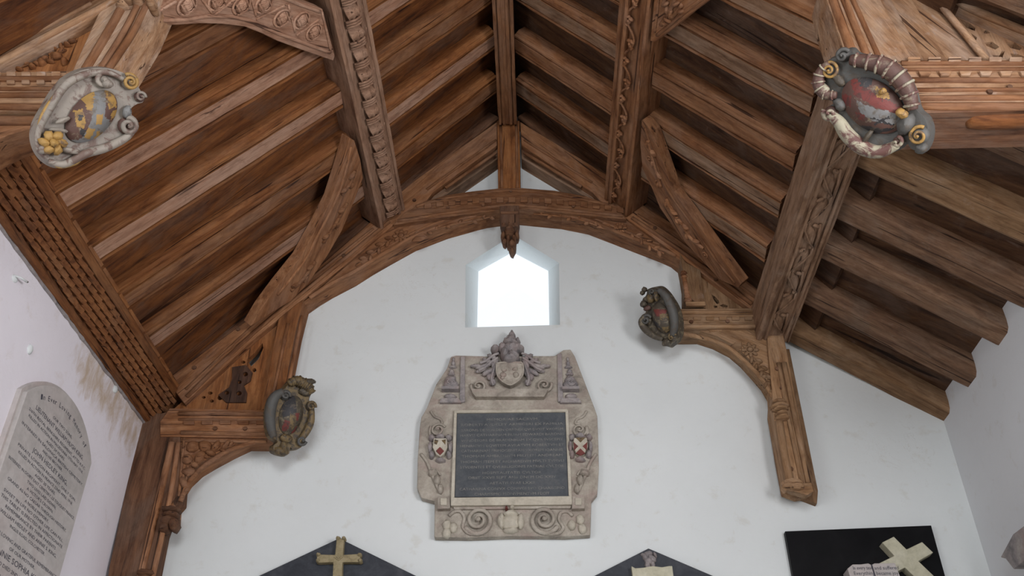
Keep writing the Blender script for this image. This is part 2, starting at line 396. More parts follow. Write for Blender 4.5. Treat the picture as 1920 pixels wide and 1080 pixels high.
# ------------------------------------------------------------------ timber builders
def wob(amp, seed):
    return lambda s: (amp*noise.noise(V((s*.9+seed*7.1, seed*3.3, 1.7))), amp*noise.noise(V((s*.9, seed*5.7, 9.1+seed))))
SEED = [0]
def timber(name, p0, p1, prof, up, mat, parent=None, wobble=.012, rough=.0022, step=.1, bevel=0, matf=None, cut=None):
    SEED[0] += 1; sd = SEED[0]
    p0, p1 = V(p0), V(p1); L = (p1-p0).length; g = (p1-p0).normalized()
    u = (V(up)-g*g.dot(V(up))).normalized(); F = frame(p0, g, u.cross(g)); ez = u
    ey = u.cross(g); n = max(2, int(L/step)); wf = wob(wobble, sd)
    vs = []; k = len(prof)
    for i in range(n+1):
        s = L*i/n; dy, dz = wf(s); e = max(0.0, math.sin(math.pi*i/n))**.3
        for q, (y, z) in enumerate(prof):
            r1 = rough*noise.noise(V((s*6, q*2.3, sd*1.9)))*2; r2 = rough*noise.noise(V((s*6, q*4.1+9, sd)))*2
            vs.append(p0+g*s+ey*(y+dy*e+r1)+ez*(z+dz*e*.5+r2))
    fs = []; mb = MB()
    for i in range(n):
        for q in range(k): fs.append((i*k+q, i*k+(q+1) % k, (i+1)*k+(q+1) % k, (i+1)*k+q))
    fs += [list(range(k))[::-1], [n*k+q for q in range(k)]]
    mb.add(vs, fs)
    if matf: mb.m = [matf(i % k) if i < n*k else 0 for i in range(len(fs))]
    return mb.build(name, mat, parent, grain=g, up=u, bevel=bevel, at0=(p0+p1)/2)
def raft_prof(w=.10, h=.126):
    half = [(w*.57, 0), (w*.59, .024), (w*.70, .024), (w*.73, .002), (w*.92, .002), (w*.98, .016), (w*.98, .028), (w+.008, .032), (w+.016, .052), (w+.018, .062), (w+.018, h)]
    return half+[(-a, b) for a, b in half[::-1]]
def plain_prof(w=.105, h=.138, c=.03):
    half = [(w-c, 0), (w-.01, c*.5), (w, c*1.6), (w, h)]
    return half+[(-a, b) for a, b in half[::-1]]

# ------------------------------------------------------------------ common rafters
ordn = ['first', 'second', 'third', 'fourth', 'fifth', 'sixth', 'seventh', 'eighth', 'ninth', 'tenth', 'eleventh', 'twelfth']
def rafter_row(xs, xe, n_, fars, drift, w, side, part, grp, mats, prof, zf, plain=False, drift_fn=None):
    for i, y in enumerate(fars):
        y0 = y-w; y1 = y0+drift
        a = V((xs, y0, zf(xs))); b = V((xe, y1, zf(xe)))
        word = 'plain' if plain else 'moulded'
        lab = '%s %s rafter from the gable, %s' % (ordn[i], word, part)
        mt = mats[i % len(mats)]
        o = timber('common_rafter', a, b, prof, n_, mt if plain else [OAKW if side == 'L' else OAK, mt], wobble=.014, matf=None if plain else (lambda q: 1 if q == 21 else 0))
        tag(o, lab, 'rafter', grp)
PXL, PXR = -1.30, .84                # purlin centres
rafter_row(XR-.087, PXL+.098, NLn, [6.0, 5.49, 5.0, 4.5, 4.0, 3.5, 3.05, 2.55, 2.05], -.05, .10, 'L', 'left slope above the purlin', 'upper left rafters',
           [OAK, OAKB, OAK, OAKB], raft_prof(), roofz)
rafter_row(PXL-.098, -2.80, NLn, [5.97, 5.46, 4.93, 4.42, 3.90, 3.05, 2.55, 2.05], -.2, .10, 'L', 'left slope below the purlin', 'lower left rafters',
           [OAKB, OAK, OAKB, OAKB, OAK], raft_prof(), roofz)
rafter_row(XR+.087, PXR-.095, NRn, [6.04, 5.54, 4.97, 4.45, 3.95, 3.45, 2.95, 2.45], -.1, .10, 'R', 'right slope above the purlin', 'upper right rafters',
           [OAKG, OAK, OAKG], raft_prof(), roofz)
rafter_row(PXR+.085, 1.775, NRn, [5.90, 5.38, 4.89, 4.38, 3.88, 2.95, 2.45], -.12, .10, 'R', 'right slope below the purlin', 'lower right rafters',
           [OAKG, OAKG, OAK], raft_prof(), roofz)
ez_ = lambda x: EZ-ES*(x-EX)
rafter_row(2.04, 3.13, NEn, [6.47, 5.93, 5.37, 4.93, 4.42, 3.9, 3.05, 2.5], .09, .11, 'E', 'outside the carved plate on the right', 'right eaves rafters',
           [OAKT, OAKE, OAKE, OAKE], plain_prof(.115, .138, .04), ez_, True)

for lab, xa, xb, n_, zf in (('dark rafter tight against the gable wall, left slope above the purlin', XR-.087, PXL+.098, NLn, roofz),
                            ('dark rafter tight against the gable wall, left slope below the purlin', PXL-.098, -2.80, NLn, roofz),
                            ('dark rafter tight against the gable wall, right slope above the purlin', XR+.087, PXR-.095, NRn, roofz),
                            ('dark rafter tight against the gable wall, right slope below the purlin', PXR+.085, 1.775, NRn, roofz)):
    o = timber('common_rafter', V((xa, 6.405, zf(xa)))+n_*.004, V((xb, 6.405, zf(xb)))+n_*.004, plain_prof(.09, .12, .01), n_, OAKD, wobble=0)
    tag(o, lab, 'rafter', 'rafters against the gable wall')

# ------------------------------------------------------------------ ridge beam and purlins
rp = [(-.085, .0), (-.085, .35), (.085, .35), (.085, 0), (.06, 0), (.06, .02), (.045, .02), (.045, .0), (.02, 0), (.012, .01), (-.012, .01), (-.02, 0), (-.045, 0), (-.045, .02), (-.06, .02), (-.06, 0)]
rb = thing('ridge_beam', (XR, 6.2, 8.02), 'moulded oak ridge beam running along the apex of the roof to the short king post', 'beam')
timber('beam', (XR, 6.24, 8.02), (XR, 1.6, 8.02), rp, (0, 0, 1), OAK, rb, .006)

def purlin(side):
    L = side == 'L'
    n = NLn if L else NRn
    xc = (PXL if L else .835)
    h = .12
    def P(y, dx=0, dn=0):               # dx measured along the slope, dn out of the roof, towards the room
        x = xc+dx/HY; return V((x, y, roofz(x)))-n*(h+dn)
    lab = ('oak purlin on the left slope carved with leaf and band blocks' if L else 'oak purlin on the right slope carved with a running vine')
    t = thing('purlin', P(6.3), lab, 'beam')
    W = .15 if L else .14
    prof = [(-W, .0), (-W, .30), (W, .30), (W, 0), (W-.018, -.008), (W-.036, 0), (W-.038, .042),
            (-W+.085, .042), (-W+.083, 0), (-W+.066, -.010), (-W+.048, 0), (-W+.044, .012), (-W+.034, .012), (-W+.03, 0)]
    if L: prof = [(-a, b) for a, b in prof][::-1]
    # local y of timber() = up x grain ; grain runs towards the camera (-y)
    y0 = 6.29
    timber('beam', P(y0), P(1.6), prof, n, OAKR if L else OAK, t, .006)
    # which side the broad sunk channel lies on, in slope direction: towards the ridge on the left, towards the ridge on the right
    e = V((1/HY, 0, SL/HY)) if L else V((-1/HY, 0, SL/HY))     # up-slope
    gm = MB(); F = frame(P(0), (0, -1, 0), e)                   # local x = -y(world), local y = up slope, local z
    zs = 1 if F.col[2].xyz.dot(-n) > 0 else -1
    c0, c1 = -.067+.02, W-.038          # channel span along e
    cc = (c0+c1)/2; cw = (c1-c0)/2
    if L:
        y = y0-.05; k = 0
        while y > 1.8:
            X = -y
            for q in (0, .022, .044):
                gm.tube([(X+q, c0, zs*-.022), (X+q, cc-.02, zs*.006), (X+q, cc+.02, zs*.008), (X+q, c1, zs*-.02)], .0105, 6, M=F)
            # curled leaf with a lobed free edge over a dark undercut
            hw = (c1-c0)/2-.006
            def leaf(p, a_, b_, lift=0):
                e_ = a_; lob = .014*abs(math.cos(math.pi*2.5*b_)); x_ = X+.172-(.112+lob)*e_
                zz_ = -.040+.062*math.sin(min(1, e_*1.15)*math.pi*.62)-.022*max(0, e_-.8)*5*.5-.016*(2*b_-1)**2-.010*abs(math.sin(math.pi*3*b_))*e_-lift
                return V((x_, cc+(b_-.5)*2*hw*(.62+.38*math.sin(math.pi*min(1, e_*.75+.15))), zs*zz_))
            gm.grid((0, 0, 0), (1, 0, 0), (0, 1, 0), 7, 12, leaf, M=F)
            gm.grid((0, 0, 0), (1, 0, 0), (0, 1, 0), 7, 12, lambda p, a_, b_: leaf(p, a_, b_, .010), M=F)
            gm.blob((X+.10, cc, zs*.010), (.034, .010, .010), M=F, seg=8)
            y -= .185; k += 1
        gm.build('carved_leaves', OAKR, t)
    else:
        pts = []; y = y0-.04; i = 0
        while y > 1.8:
            pts.append((-y, cc+cw*.62*math.sin(i*.42), zs*(-.014+.004*math.sin(i*.84)))); y -= .025; i += 1
        gm.tube(pts, .0085, 6, M=F)
        y = y0-.1; i = 0
        while y > 1.85:
            sg = 1 if i % 2 else -1
            for q, (dx, dy, rx, ry) in enumerate(((0, 0, .034, .020), (.035, .015, .026, .012), (.03, -.018, .024, .011), (-.028, .016, .022, .011))):
                gm.blob((-y+dx, cc-sg*(.018+dy), zs*-.012), (rx, ry, .017), M=F, seg=8, rot=sg*(.5+q*.7))
            gm.blob((-y+.01, cc-sg*.016, zs*.0), (.012, .012, .01), M=F, seg=8)
            y -= .187; i += 1
        gm.build('carved_vine', OAK, t)
purlin('L'); purlin('R')

# ------------------------------------------------------------------ left wall plate (cornice with overlapping scales)
wp = thing('wall_plate', (-2.9, 6.3, 5.0), 'oak wall plate cornice along the left wall carved with overlapping scales', 'beam')
A0, A1 = V((-2.975, 0, 4.985)), V((-2.79, 0, 5.285))
e = (A1-A0).normalized(); nn = V((-e.z, 0, e.x)); nn = nn if nn.x > 0 else -nn     # faces the room, downwards
Lc = (A1-A0).length
prof3 = [(0, -.03), (0, .03), (.016, .046), (.036, .046), (.05, .034), (.056, .012), (Lc-.07, .012), (Lc-.064, .03), (Lc-.012, .03), (Lc, .018), (Lc+.02, -.03), (Lc+.02, -.16), (.05, -.10)]
mb = MB(); ys = [6.49-.12*i for i in range(43)]; k = len(prof3); vs = []
for i, y in enumerate(ys):
    for q, (a, b) in enumerate(prof3):
        j = .004*noise.noise(V((y*5, q*2.1, 3))) if q not in (0, 12) else 0
        p = A0+e*(a+j)+nn*(b+j); vs.append((max(p.x, WL-.02), y, p.z))
fs = [(i*k+q, i*k+(q+1) % k, (i+1)*k+(q+1) % k, (i+1)*k+q) for i in range(len(ys)-1) for q in range(k)]+[list(range(k)), [(len(ys)-1)*k+q for q in range(k)]]
mb.add(vs, fs); mb.build('beam', OAKW, wp, grain=(0, 1, 0), up=nn)
mb = MB(); F = frame(A0, (0, -1, 0), e); zs = 1 if F.col[2].xyz.dot(nn) > 0 else -1
rows = 5; rw = (Lc-.13)/rows
for r_ in range(rows):
    y = 6.38-(r_ % 2)*.045
    while y > 1.9:
        a = .060+r_*rw+random.uniform(-.003, .003); jt = .25*rw*random.random()
        x = -y; l = .088; hh = .026+.006*random.random()
        vs = [(x, a, zs*.010), (x+l, a, zs*.010), (x+l, a+rw*.92, zs*.010), (x, a+rw*.92, zs*.010),
              (x+.004, a+.004+jt*.1, zs*(hh+.022)), (x+l-.004, a+.006, zs*.012), (x+l-.004, a+rw*.90, zs*.012), (x+.012, a+rw*.84, zs*(hh+.022))]
        mb.add(vs, [(3, 2, 1, 0), (4, 5, 6, 7), (0, 1, 5, 4), (1, 2, 6, 5), (2, 3, 7, 6), (3, 0, 4, 7)], M=F)
        y -= .092
mb.build('carved_scales', OAKW, wp, grain=(0, 1, 0), up=nn)
mb = MB(); pts_ = []; rr_ = []
for i in range(90):
    y = 6.45-i*.05; pts_.append((WL+.004+.006*noise.noise(V((y*9, 0, 0))), y, 4.972+.012*noise.noise(V((y*7, 5, 0))))); rr_.append(.014+.009*noise.noise(V((y*15, 9, 2))))
mb.tube(pts_, rr_, 8); mb.build('crumbling_mortar', STONEG, wp, label='grey crumbling mortar under the cornice')
mb = MB(); y = 6.28
while y > 2.0:
    l = random.uniform(.18, .34)
    mb.box((-y, Lc-.008, zs*-.02 if zs > 0 else -.03), (-y+l-.03, Lc+.018, .03 if zs > 0 else .02), M=F); y -= l
mb.build('crest_blocks', OAKW, wp, grain=(0, 1, 0), up=nn, bevel=.004)

# ------------------------------------------------------------------ right carved plate
rpz = 5.62
t = thing('carved_plate', (1.92, 6.3, rpz), 'broad oak plate running back on the right side, soffit carved with pointed leaves', 'beam')
pf = [(-.135, .05), (-.135, .28), (.14, .28), (.14, 0), (.125, -.01), (.105, -.01), (.095, .006), (.085, .006), (.078, -.008), (.062, -.008), (.056, .014),
      (-.075, .014), (-.08, -.004), (-.095, -.004), (-.1, .012), (-.11, .012), (-.118, 0), (-.13, .01)]
timber('beam', (1.90, 6.36, rpz), (1.90, 3.35, rpz), [(-a, b) for a, b in pf][::-1], (0, 0, 1), OAKG, t, .004)
mb = MB(); y = 6.2; i = 0
while y > 3.7:
    F = Matrix(((1, 0, 0, 1.90-.012), (0, -1, 0, y), (0, 0, -1, rpz-.0), (0, 0, 0, 1)))   # z local points down
    sg = 1 if i % 2 else -1
    lf = [(-.055*sg, .00), (.0*sg, .03), (.045*sg, .10), (.055*sg, .20), (.03*sg, .25), (-.02*sg, .20), (-.05*sg, .12)]
    mb.prism(lf, -.02, .004, M=F, taper=.35)
    mb.tube([(-.05*sg, .0, .0), (.0, .09, .008), (.05*sg, .2, .006), (.05*sg, .27, .0)], .008, 6, M=F)
    mb.tube([(-.058*sg, -.02, -.008), (-.06*sg, .12, .0), (-.045*sg, .25, -.004)], .009, 6, M=F)
    mb.blob((-.02*sg, .235, -.002), (.03, .016, .012), M=F, rot=.6*sg)
    mb.blob((.03*sg, .27, -.004), (.012, .02, .014), M=F)
    y -= .265; i += 1
mb.build('carved_leaves', OAKG, t, grain=(0, 1, 0), up=(0, 0, -1))

# ------------------------------------------------------------------ gable truss
gt = thing('gable_truss', (XR, 6.4, 4.3), 'carved oak roof truss standing against the white gable wall', 'roof truss')
def piece(name, pts, parent, mat=OAK, yf=YF, yk=YK, grain=(1, 0, 0), bevel=.006, label=None):
    mb = MB(); mb.prism(pts, 0, yk-yf, M=XZ(yk)); return mb.build(name, mat, parent, grain=grain, up=(0, -1, 0), bevel=bevel, label=label)
def strips(name, lines, parent, mat=OAK, yf=YF, flat=.7):
    mb = MB()
    for pts, r in lines: mb.tube([(x, z, 0) for x, z in [(p.x, p.y) for p in smooth_path([V((a, b, 0)) for a, b in pts], 4)]], r*1.6, 8, M=XZ(yf), flat=1.0)
    g = V((lines[0][0][-1][0]-lines[0][0][0][0], 0, lines[0][0][-1][1]-lines[0][0][0][1]))
    return mb.build(name, mat, parent, grain=g, up=(0, -1, 0))
def pegs(spots, parent, yf=YF, r=.017):
    for u, v in spots:
        p = at(u, v, yf); mb = MB(); mb.prism([(p.x+r*math.cos(a*math.pi/4), p.z+r*math.sin(a*math.pi/4)) for a in range(8)], -.01, .012, M=XZ(yf)); mb.build('peg', OAKD, parent)
W5 = YG
# principals
prL = piece('principal_rafter', px(YF, (312, 712), (590, 507), (690, 420), (737, 372), (775, 340), (932, 228), (932, 272), (812, 360), (790, 388), (737, 422), (620, 518), (480, 632), (345, 756)), gt, OAK, grain=(1, 0, 1.1))
prR = piece('principal_rafter', px(YF, (1440, 548), (1320, 458), (1207, 385), (1150, 335), (975, 228), (978, 272), (1112, 362), (1130, 382), (1173, 408), (1262, 472), (1403, 576), (1442, 602)), gt, OAK, grain=(1, 0, -1.1))
strips('moulding', [(px(YF-.005, (350, 744), (480, 620), (620, 506), (730, 415)), .012), (px(YF-.005, (348, 730), (480, 606), (610, 500), (700, 428)), .008), (px(YF-.005, (835, 352), (930, 286)), .010), (px(YF-.005, (800, 355), (930, 262)), .008)], prL, yf=YF)
strips('moulding', [(px(YF-.005, (1185, 408), (1262, 460), (1350, 523), (1410, 570)), .012), (px(YF-.005, (1195, 402), (1270, 450), (1420, 560)), .008), (px(YF-.005, (983, 286), (1090, 350)), .010), (px(YF-.005, (983, 262), (1110, 342)), .008)], prR, yf=YF)
pegs([(447, 618), (645, 480), (777, 376), (365, 690)], prL); pegs([(1228, 428), (1247, 450), (1342, 525), (1140, 372)], prR)
piece('inner_moulding', px(YF+.06, (934, 262), (934, 297), (830, 369), (790, 378), (800, 362)), prL, OAKG, yf=YF+.06, grain=(1, 0, 1))
piece('inner_moulding', px(YF+.06, (976, 262), (978, 297), (1090, 364), (1125, 380), (1118, 358)), prR, OAKG, yf=YF+.06, grain=(1, 0, -1))
# king post
kp = piece('king_post', px(YF-.02, (932, 226), (974, 226), (976, 358), (934, 358)), gt, OAKW, yf=YF-.02, grain=(0, 0, 1))
strips('moulding', [(px(YF-.025, (939, 234), (941, 352)), .008), (px(YF-.025, (968, 234), (970, 352)), .008)], kp, yf=YF-.02)
# collar
cb = piece('collar_beam', px(YF-.03, (738, 421), (757, 400), (795, 378), (840, 365), (880, 359), (934, 353), (977, 352), (1040, 357), (1100, 368), (1140, 382), (1160, 392), (1175, 411), (1090, 402), (975, 391), (937, 393), (840, 406)), gt, OAK, yf=YF-.03)
strips('moulding', [(px(YF-.035, (780, 387), (840, 371), (934, 358), (977, 358), (1040, 363), (1140, 384)), .010),
                    (px(YF-.035, (745, 414), (840, 399), (937, 386), (975, 385), (1090, 396), (1168, 405)), .010)], cb, yf=YF-.03)
mb = MB()
for i in range(17):
    u = 796+i*22.5; v = 368+.00044*(u-957)**2+4
    q = px(YF-.03, (u, v), (u+13, v+(.00088*(u-957))*13), (u+13, v+9+(.00088*(u-957))*13), (u, v+9)); mb.prism(q, 0, .016, M=XZ(YF-.03))
mb.build('battlement', OAK, cb, bevel=.003)
pegs([(906, 386), (1024, 386), (952, 382), (958, 359), (840, 390), (1075, 388)], cb, YF-.03, .014)
# arched braces under the collar
aLw = [(580, 588), (600, 574), (623, 560), (667, 537), (700, 516), (733, 497), (780, 471), (840, 448), (897, 432), (940, 421)]
aRw = [(975, 417), (1010, 421), (1043, 428), (1103, 440), (1147, 457), (1193, 475), (1237, 492), (1268, 506)]
w5 = lambda L: [(u, v, W5) for u, v in L]
abL = piece('arched_brace', px(YF, *w5(aLw), (938, 391), (840, 404), (738, 420), (640, 503), (558, 572)), gt, OAK, grain=(1, 0, .6), yf=YF+.02)
abR = piece('arched_brace', px(YF, *w5(aRw), (1288, 495), (1262, 474), (1173, 409), (1090, 400), (975, 389)), gt, OAK, grain=(1, 0, -.4), yf=YF+.02)
def offs(L, dv): return [(u, v+dv) for u, v in L]
strips('moulding', [(px(YF+.015, *offs(aLw, -30)), .011), (px(YF+.015, *offs(aLw[3:], -38)), .007)], abL, yf=YF+.02)
strips('moulding', [(px(YF+.015, *offs(aRw, -27)), .011), (px(YF+.015, *offs(aRw[:-1], -34)), .007)], abR, yf=YF+.02)
def rosette(mb, u, v, R, Y, petals=8, M=None):
    p = at(u, v, Y); M = M or XZ(Y)
    for k in range(petals):
        a = 2*math.pi*k/petals; mb.blob((p.x+R*.66*math.cos(a), p.z+R*.66*math.sin(a), .004), (R*.38, R*.24, .014), M=M, seg=8, rot=a)
    mb.blob((p.x, p.z, .012), (R*.36, R*.36, .022), M=M, seg=10)
    ring = [(p.x+R*.45*math.cos(a*math.pi/8), p.z+R*.45*math.sin(a*math.pi/8), .012) for a in range(16)]
    mb.tube(ring, .006, 6, M=M, closed=True)
def foliage(mb, path, Y, r=.016, M=None, step=1):
    """a stem with leaf lumps following photo pixels"""
    M = M or XZ(Y); q = smooth_path([V((at(u, v, Y).x, at(u, v, Y).z, .004)) for u, v in path], 5)
    mb.tube(q, r*.38, 6, M=M)
    for i in range(1, len(q)-1, 2):
        t_ = (q[i+1]-q[i-1]).normalized(); s_ = 1 if (i//2) % 2 else -1
        nrm = V((-t_.y, t_.x, 0)); c = q[i]+nrm*s_*r*.9
        mb.blob((c.x, c.y, .004), (r*1.5, r*.7, r*1.2), M=M, seg=8, rot=math.atan2(t_.y, t_.x)+s_*.7)
mb = MB(); rosette(mb, 752, 443, .075, YF+.02); mb.build('rosette', OAK, abL)
mb = MB(); rosette(mb, 1163, 428, .062, YF+.02, 12); mb.build('rosette', OAK, abR)
mb = MB(); foliage(mb, [(800, 437), (840, 424), (900, 412), (930, 405)], YF+.02, .018); foliage(mb, [(735, 450), (715, 462), (695, 480), (680, 492)], YF+.02, .026)
mb.prism(px(YF+.02, (775, 428), (795, 433), (803, 443), (790, 450), (772, 452)), -.01, .01, M=XZ(YF+.02), taper=.4)
mb.prism(px(YF+.02, (668, 495), (690, 478), (694, 490), (682, 500)), -.01, .012, M=XZ(YF+.02), taper=.4); mb.build('carved_foliage', OAK, abL)
mb = MB(); foliage(mb, [(1120, 424), (1085, 412), (1040, 405), (1000, 402)], YF+.02, .018); foliage(mb, [(1185, 440), (1205, 450), (1225, 466), (1245, 476)], YF+.02, .024)
mb.prism(px(YF+.02, (1118, 425), (1132, 414), (1150, 422), (1140, 430)), -.01, .012, M=XZ(YF+.02), taper=.4); mb.build('carved_foliage', OAK, abR)
# pendant corbel below the king post
YP = 6.16
pd = piece('pendant', px(YP, (937, 386), (973, 385), (974, 412), (972, 424), (940, 425), (937, 412)), gt, OAKD, yf=YP, yk=YF-.02, grain=(0, 0, 1), label='dark carved head hanging below the middle of the collar')
mb = MB(); M_ = XZ(YP)
def bl(mb, u, v, ru, rv, d, Y, mi=0, rot=0, sc=222., M=None, z=0): 
    p = at(u, v, Y); d *= 1.7; mb.blob((p.x, p.z, z), (ru/sc, rv/sc, d), mi, M or XZ(Y), 10, rot, .25)
for a in ((944, 421, 6, 5, .05), (966, 421, 6, 5, .05), (955, 432, 12, 9, .07), (943, 438, 5, 9, .05), (969, 437, 5, 9, .05), (953, 447, 5, 9, .06), (964, 447, 5, 9, .06), (960, 458, 8, 8, .07), (946, 449, 5, 5, .04), (960, 466, 5, 6, .04), (955, 425, 3, 7, .07)):
    bl(mb, *a, YP, sc=232, z=-.06)
mb.prism(px(YP, (939, 398), (972, 398), (972, 402), (939, 402)), -.02, .012, M=M_)
mb.build('carved_head', OAKD, pd)
# hammer beams, posts, spandrels, wall posts - left
hbL = piece('hammer_beam', px(YF-.03, (300, 790), (318, 765), (515, 769), (515, 821), (300, 818)), gt, OAK, yf=YF-.03)
strips('moulding', [(px(YF-.035, (335, 775), (510, 776)), .012), (px(YF-.035, (335, 786), (510, 787)), .007), (px(YF-.035, (340, 811), (512, 815)), .012)], hbL, yf=YF-.03)
mb = MB()
for i in range(5):
    u = 345+i*34; mb.prism(px(YF-.03, (u, 790), (u+20, 790), (u+20, 797), (u, 797)), 0, .014, M=XZ(YF-.03))
mb.build('battlement', OAK, hbL, bevel=.003); pegs([(404, 804), (460, 804)], hbL, YF-.03)
hpL = piece('hammer_post', px(YF-.01, (522, 598), (558, 568), (579, 588, W5), (566, 640, W5), (552, 712, W5), (545, 770, W5), (489, 770)), gt, OAKW, yf=YF-.01, grain=(0, 0, 1))
strips('moulding', [(px(YF-.015, (540, 606), (507, 765)), .009), (px(YF-.015, (566, 592), (538, 730)), .009)], hpL, yf=YF-.01)
def holed(name, tri, holes, parent, mat, yf, yk):
    """flat board with cut-out openings: grid of small cells, those inside an opening dropped"""
    from mathutils.geometry import intersect_point_tri_2d, delaunay_2d_cdt
    verts = [V(p) for p in tri]; edges = [(i, (i+1) % len(tri)) for i in range(len(tri))]; b = len(verts); rings = [list(range(b))]
    for h in holes:
        s0 = len(verts); verts += [V(p) for p in h]; n = len(h); edges += [(s0+i, s0+(i+1) % n) for i in range(n)]; rings.append(list(range(s0, s0+n)))
    vo, eo, fo, ov, oe, of = delaunay_2d_cdt(verts, edges, [], 0, 1e-6)
    def inside(p, poly):
        c = False; n = len(poly)
        for i in range(n):
            a, q = poly[i], poly[(i+1) % n]
            if (a[1] > p.y) != (q[1] > p.y) and p.x < (q[0]-a[0])*(p.y-a[1])/(q[1]-a[1])+a[0]: c = not c
        return c
    keep = []
    for f in fo:
        c = sum((vo[i] for i in f), V((0, 0)))/len(f)
        if inside(c, tri) and not any(inside(c, h) for h in holes): keep.append(list(f))
    mb = MB(); M = XZ(yk); n = len(vo); d = yk-yf
    vs = [(p.x, p.y, 0) for p in vo]+[(p.x, p.y, d) for p in vo]
    cnt = {}
    for f in keep:
        for i in range(len(f)):
            e_ = (f[i], f[(i+1) % len(f)]); cnt[tuple(sorted(e_))] = cnt.get(tuple(sorted(e_)), 0)+1
    fs = [list(f) for f in keep]+[[i+n for i in f][::-1] for f in keep]+[(a, b_, b_+n, a+n) for (a, b_), c in cnt.items() if c == 1]
    mb.add(vs, fs, M=M); return mb.build(name, mat, parent, grain=(0, 0, 1), up=(0, -1, 0))
def circ(u, v, ru, rv, Y, n=8, a0=0): 
    return px(Y, *[(u+ru*math.cos(a0+2*math.pi*i/n), v+rv*math.sin(a0+2*math.pi*i/n)) for i in range(n)])
ty = YF+.06
bossP = [(436, 690), (462, 686), (474, 700), (470, 716), (458, 724), (464, 738), (462, 756), (425, 756), (410, 742), (430, 728), (436, 712)]
lobes = [(426, 710, 6, 5), (461, 703, 5.5, 5), (450, 718, 4.5, 4), (426, 738, 5.5, 4.5), (449, 739, 6, 5), (437, 750, 4, 3)]
side_ = [(394, 737, 5, 3), (397, 752, 4.5, 3), (382, 745, 4, 2.6), (412, 746, 5, 4.5), (456, 679, 4.5, 3), (477, 694, 4, 4)]
slit = (463, 675), (478, 661), (492, 643), (494, 652), (485, 673), (471, 687)
tpL = holed('tracery_panel', px(ty, (322, 770), (480, 634), (524, 600), (492, 772)), [circ(a, b, c, d, ty, 7) for a, b, c, d in lobes[1:5]+side_]+[px(ty, *slit)], gt, OAKW, ty, ty+.05)
holed('tracery_boss', px(ty, *bossP), [circ(a, b, c*.9, d*.9, ty, 7) for a, b, c, d in lobes[1:5]], tpL, TRAC, ty-.014, ty-.001)['label'] = 'darker pierced boss in the tracery'
# left spandrel brace and wall post
sLw = [(500, 836), (480, 842), (440, 861), (405, 880), (380, 895), (360, 914), (345, 938), (334, 972)]
sbL = piece('spandrel_brace', px(YF, *w5(sLw), (322, 972), (333, 815), (510, 819)), gt, OAK, yf=YF, grain=(1, 0, .6))
strips('moulding', [(px(YF-.005, (338, 826), (500, 828)), .008), (px(YF-.005, (345, 822), (335, 930)), .008), (px(YF-.005, (478, 828), (440, 840), (405, 858), (375, 880), (352, 908), (338, 940)), .012)], sbL, yf=YF)
mb = MB()
for a in ((362, 838, 12, 11), (385, 838, 13, 10), (375, 858, 12, 9), (352, 862, 9, 10), (355, 885, 8, 12), (405, 838, 12, 6), (395, 850, 10, 5), (345, 905, 6, 12), (425, 835, 12, 4), (365, 872, 7, 6)): bl(mb, *a, .022, YF, rot=random.random()*3)
foliage(mb, [(345, 925), (352, 890), (368, 865), (400, 848), (440, 835)], YF, .018); mb.build('carved_foliage', OAK, sbL)
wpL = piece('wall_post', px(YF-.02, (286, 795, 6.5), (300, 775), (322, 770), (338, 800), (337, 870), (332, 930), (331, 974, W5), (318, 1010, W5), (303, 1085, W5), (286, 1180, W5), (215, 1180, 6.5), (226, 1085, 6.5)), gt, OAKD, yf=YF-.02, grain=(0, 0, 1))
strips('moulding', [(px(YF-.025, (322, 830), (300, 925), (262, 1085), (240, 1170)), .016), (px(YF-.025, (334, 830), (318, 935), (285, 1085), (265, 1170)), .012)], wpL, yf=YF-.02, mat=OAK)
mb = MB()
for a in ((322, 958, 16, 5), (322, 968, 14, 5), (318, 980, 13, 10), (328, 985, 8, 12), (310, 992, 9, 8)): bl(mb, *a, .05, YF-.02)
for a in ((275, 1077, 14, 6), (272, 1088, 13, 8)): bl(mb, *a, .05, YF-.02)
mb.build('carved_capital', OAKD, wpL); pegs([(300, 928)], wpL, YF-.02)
# right
hbR = piece('hammer_beam', px(YF-.03, (1258, 579), (1443, 577), (1447, 615), (1258, 617)), gt, OAKT, yf=YF-.03)
strips('moulding', [(px(YF-.035, (1262, 586), (1440, 585)), .012), (px(YF-.035, (1262, 593), (1440, 592)), .006), (px(YF-.035, (1262, 612), (1443, 611)), .012)], hbR, yf=YF-.03, mat=OAKT)
mb = MB()
for i in range(7):
    u = 1276+i*24; mb.prism(px(YF-.03, (u, 595), (u+14, 595), (u+14, 601), (u, 601)), 0, .012, M=XZ(YF-.03))
mb.build('battlement', OAKT, hbR, bevel=.003); pegs([(1296, 604), (1364, 603)], hbR, YF-.03)
hpR = piece('hammer_post', px(YF-.01, (1269, 502, W5), (1274, 528, W5), (1278, 552, W5), (1278, 580, W5), (1324, 578), (1313, 506), (1286, 492)), gt, OAKT, yf=YF-.01, grain=(0, 0, 1))
mb = MB(); a = at(1274, 510, YF); b = at(1286, 566, YF); mb.tube([(a.x+.03, YF, a.z), (b.x+.02, YF, b.z)], .022, 10)
for v_, r_ in ((514, .03), (520, .027), (558, .028), (564, .032), (570, .030)):
    q = at(1280, v_, YF); mb.tube([(b.x+.02+(q.z-b.z)*-.02, YF, q.z-.008), (b.x+.02+(q.z-b.z)*-.02, YF, q.z+.008)], r_, 10)
mb.build('colonnette', OAK, hpR)
mb = MB(); mb.box((at(1285, 575, YF).x, YF-.03, at(1300, 577, YF).z), (at(1322, 575, YF).x, YF, at(1300, 569, YF).z)); mb.build('post_foot', OAKT, hpR, bevel=.005)
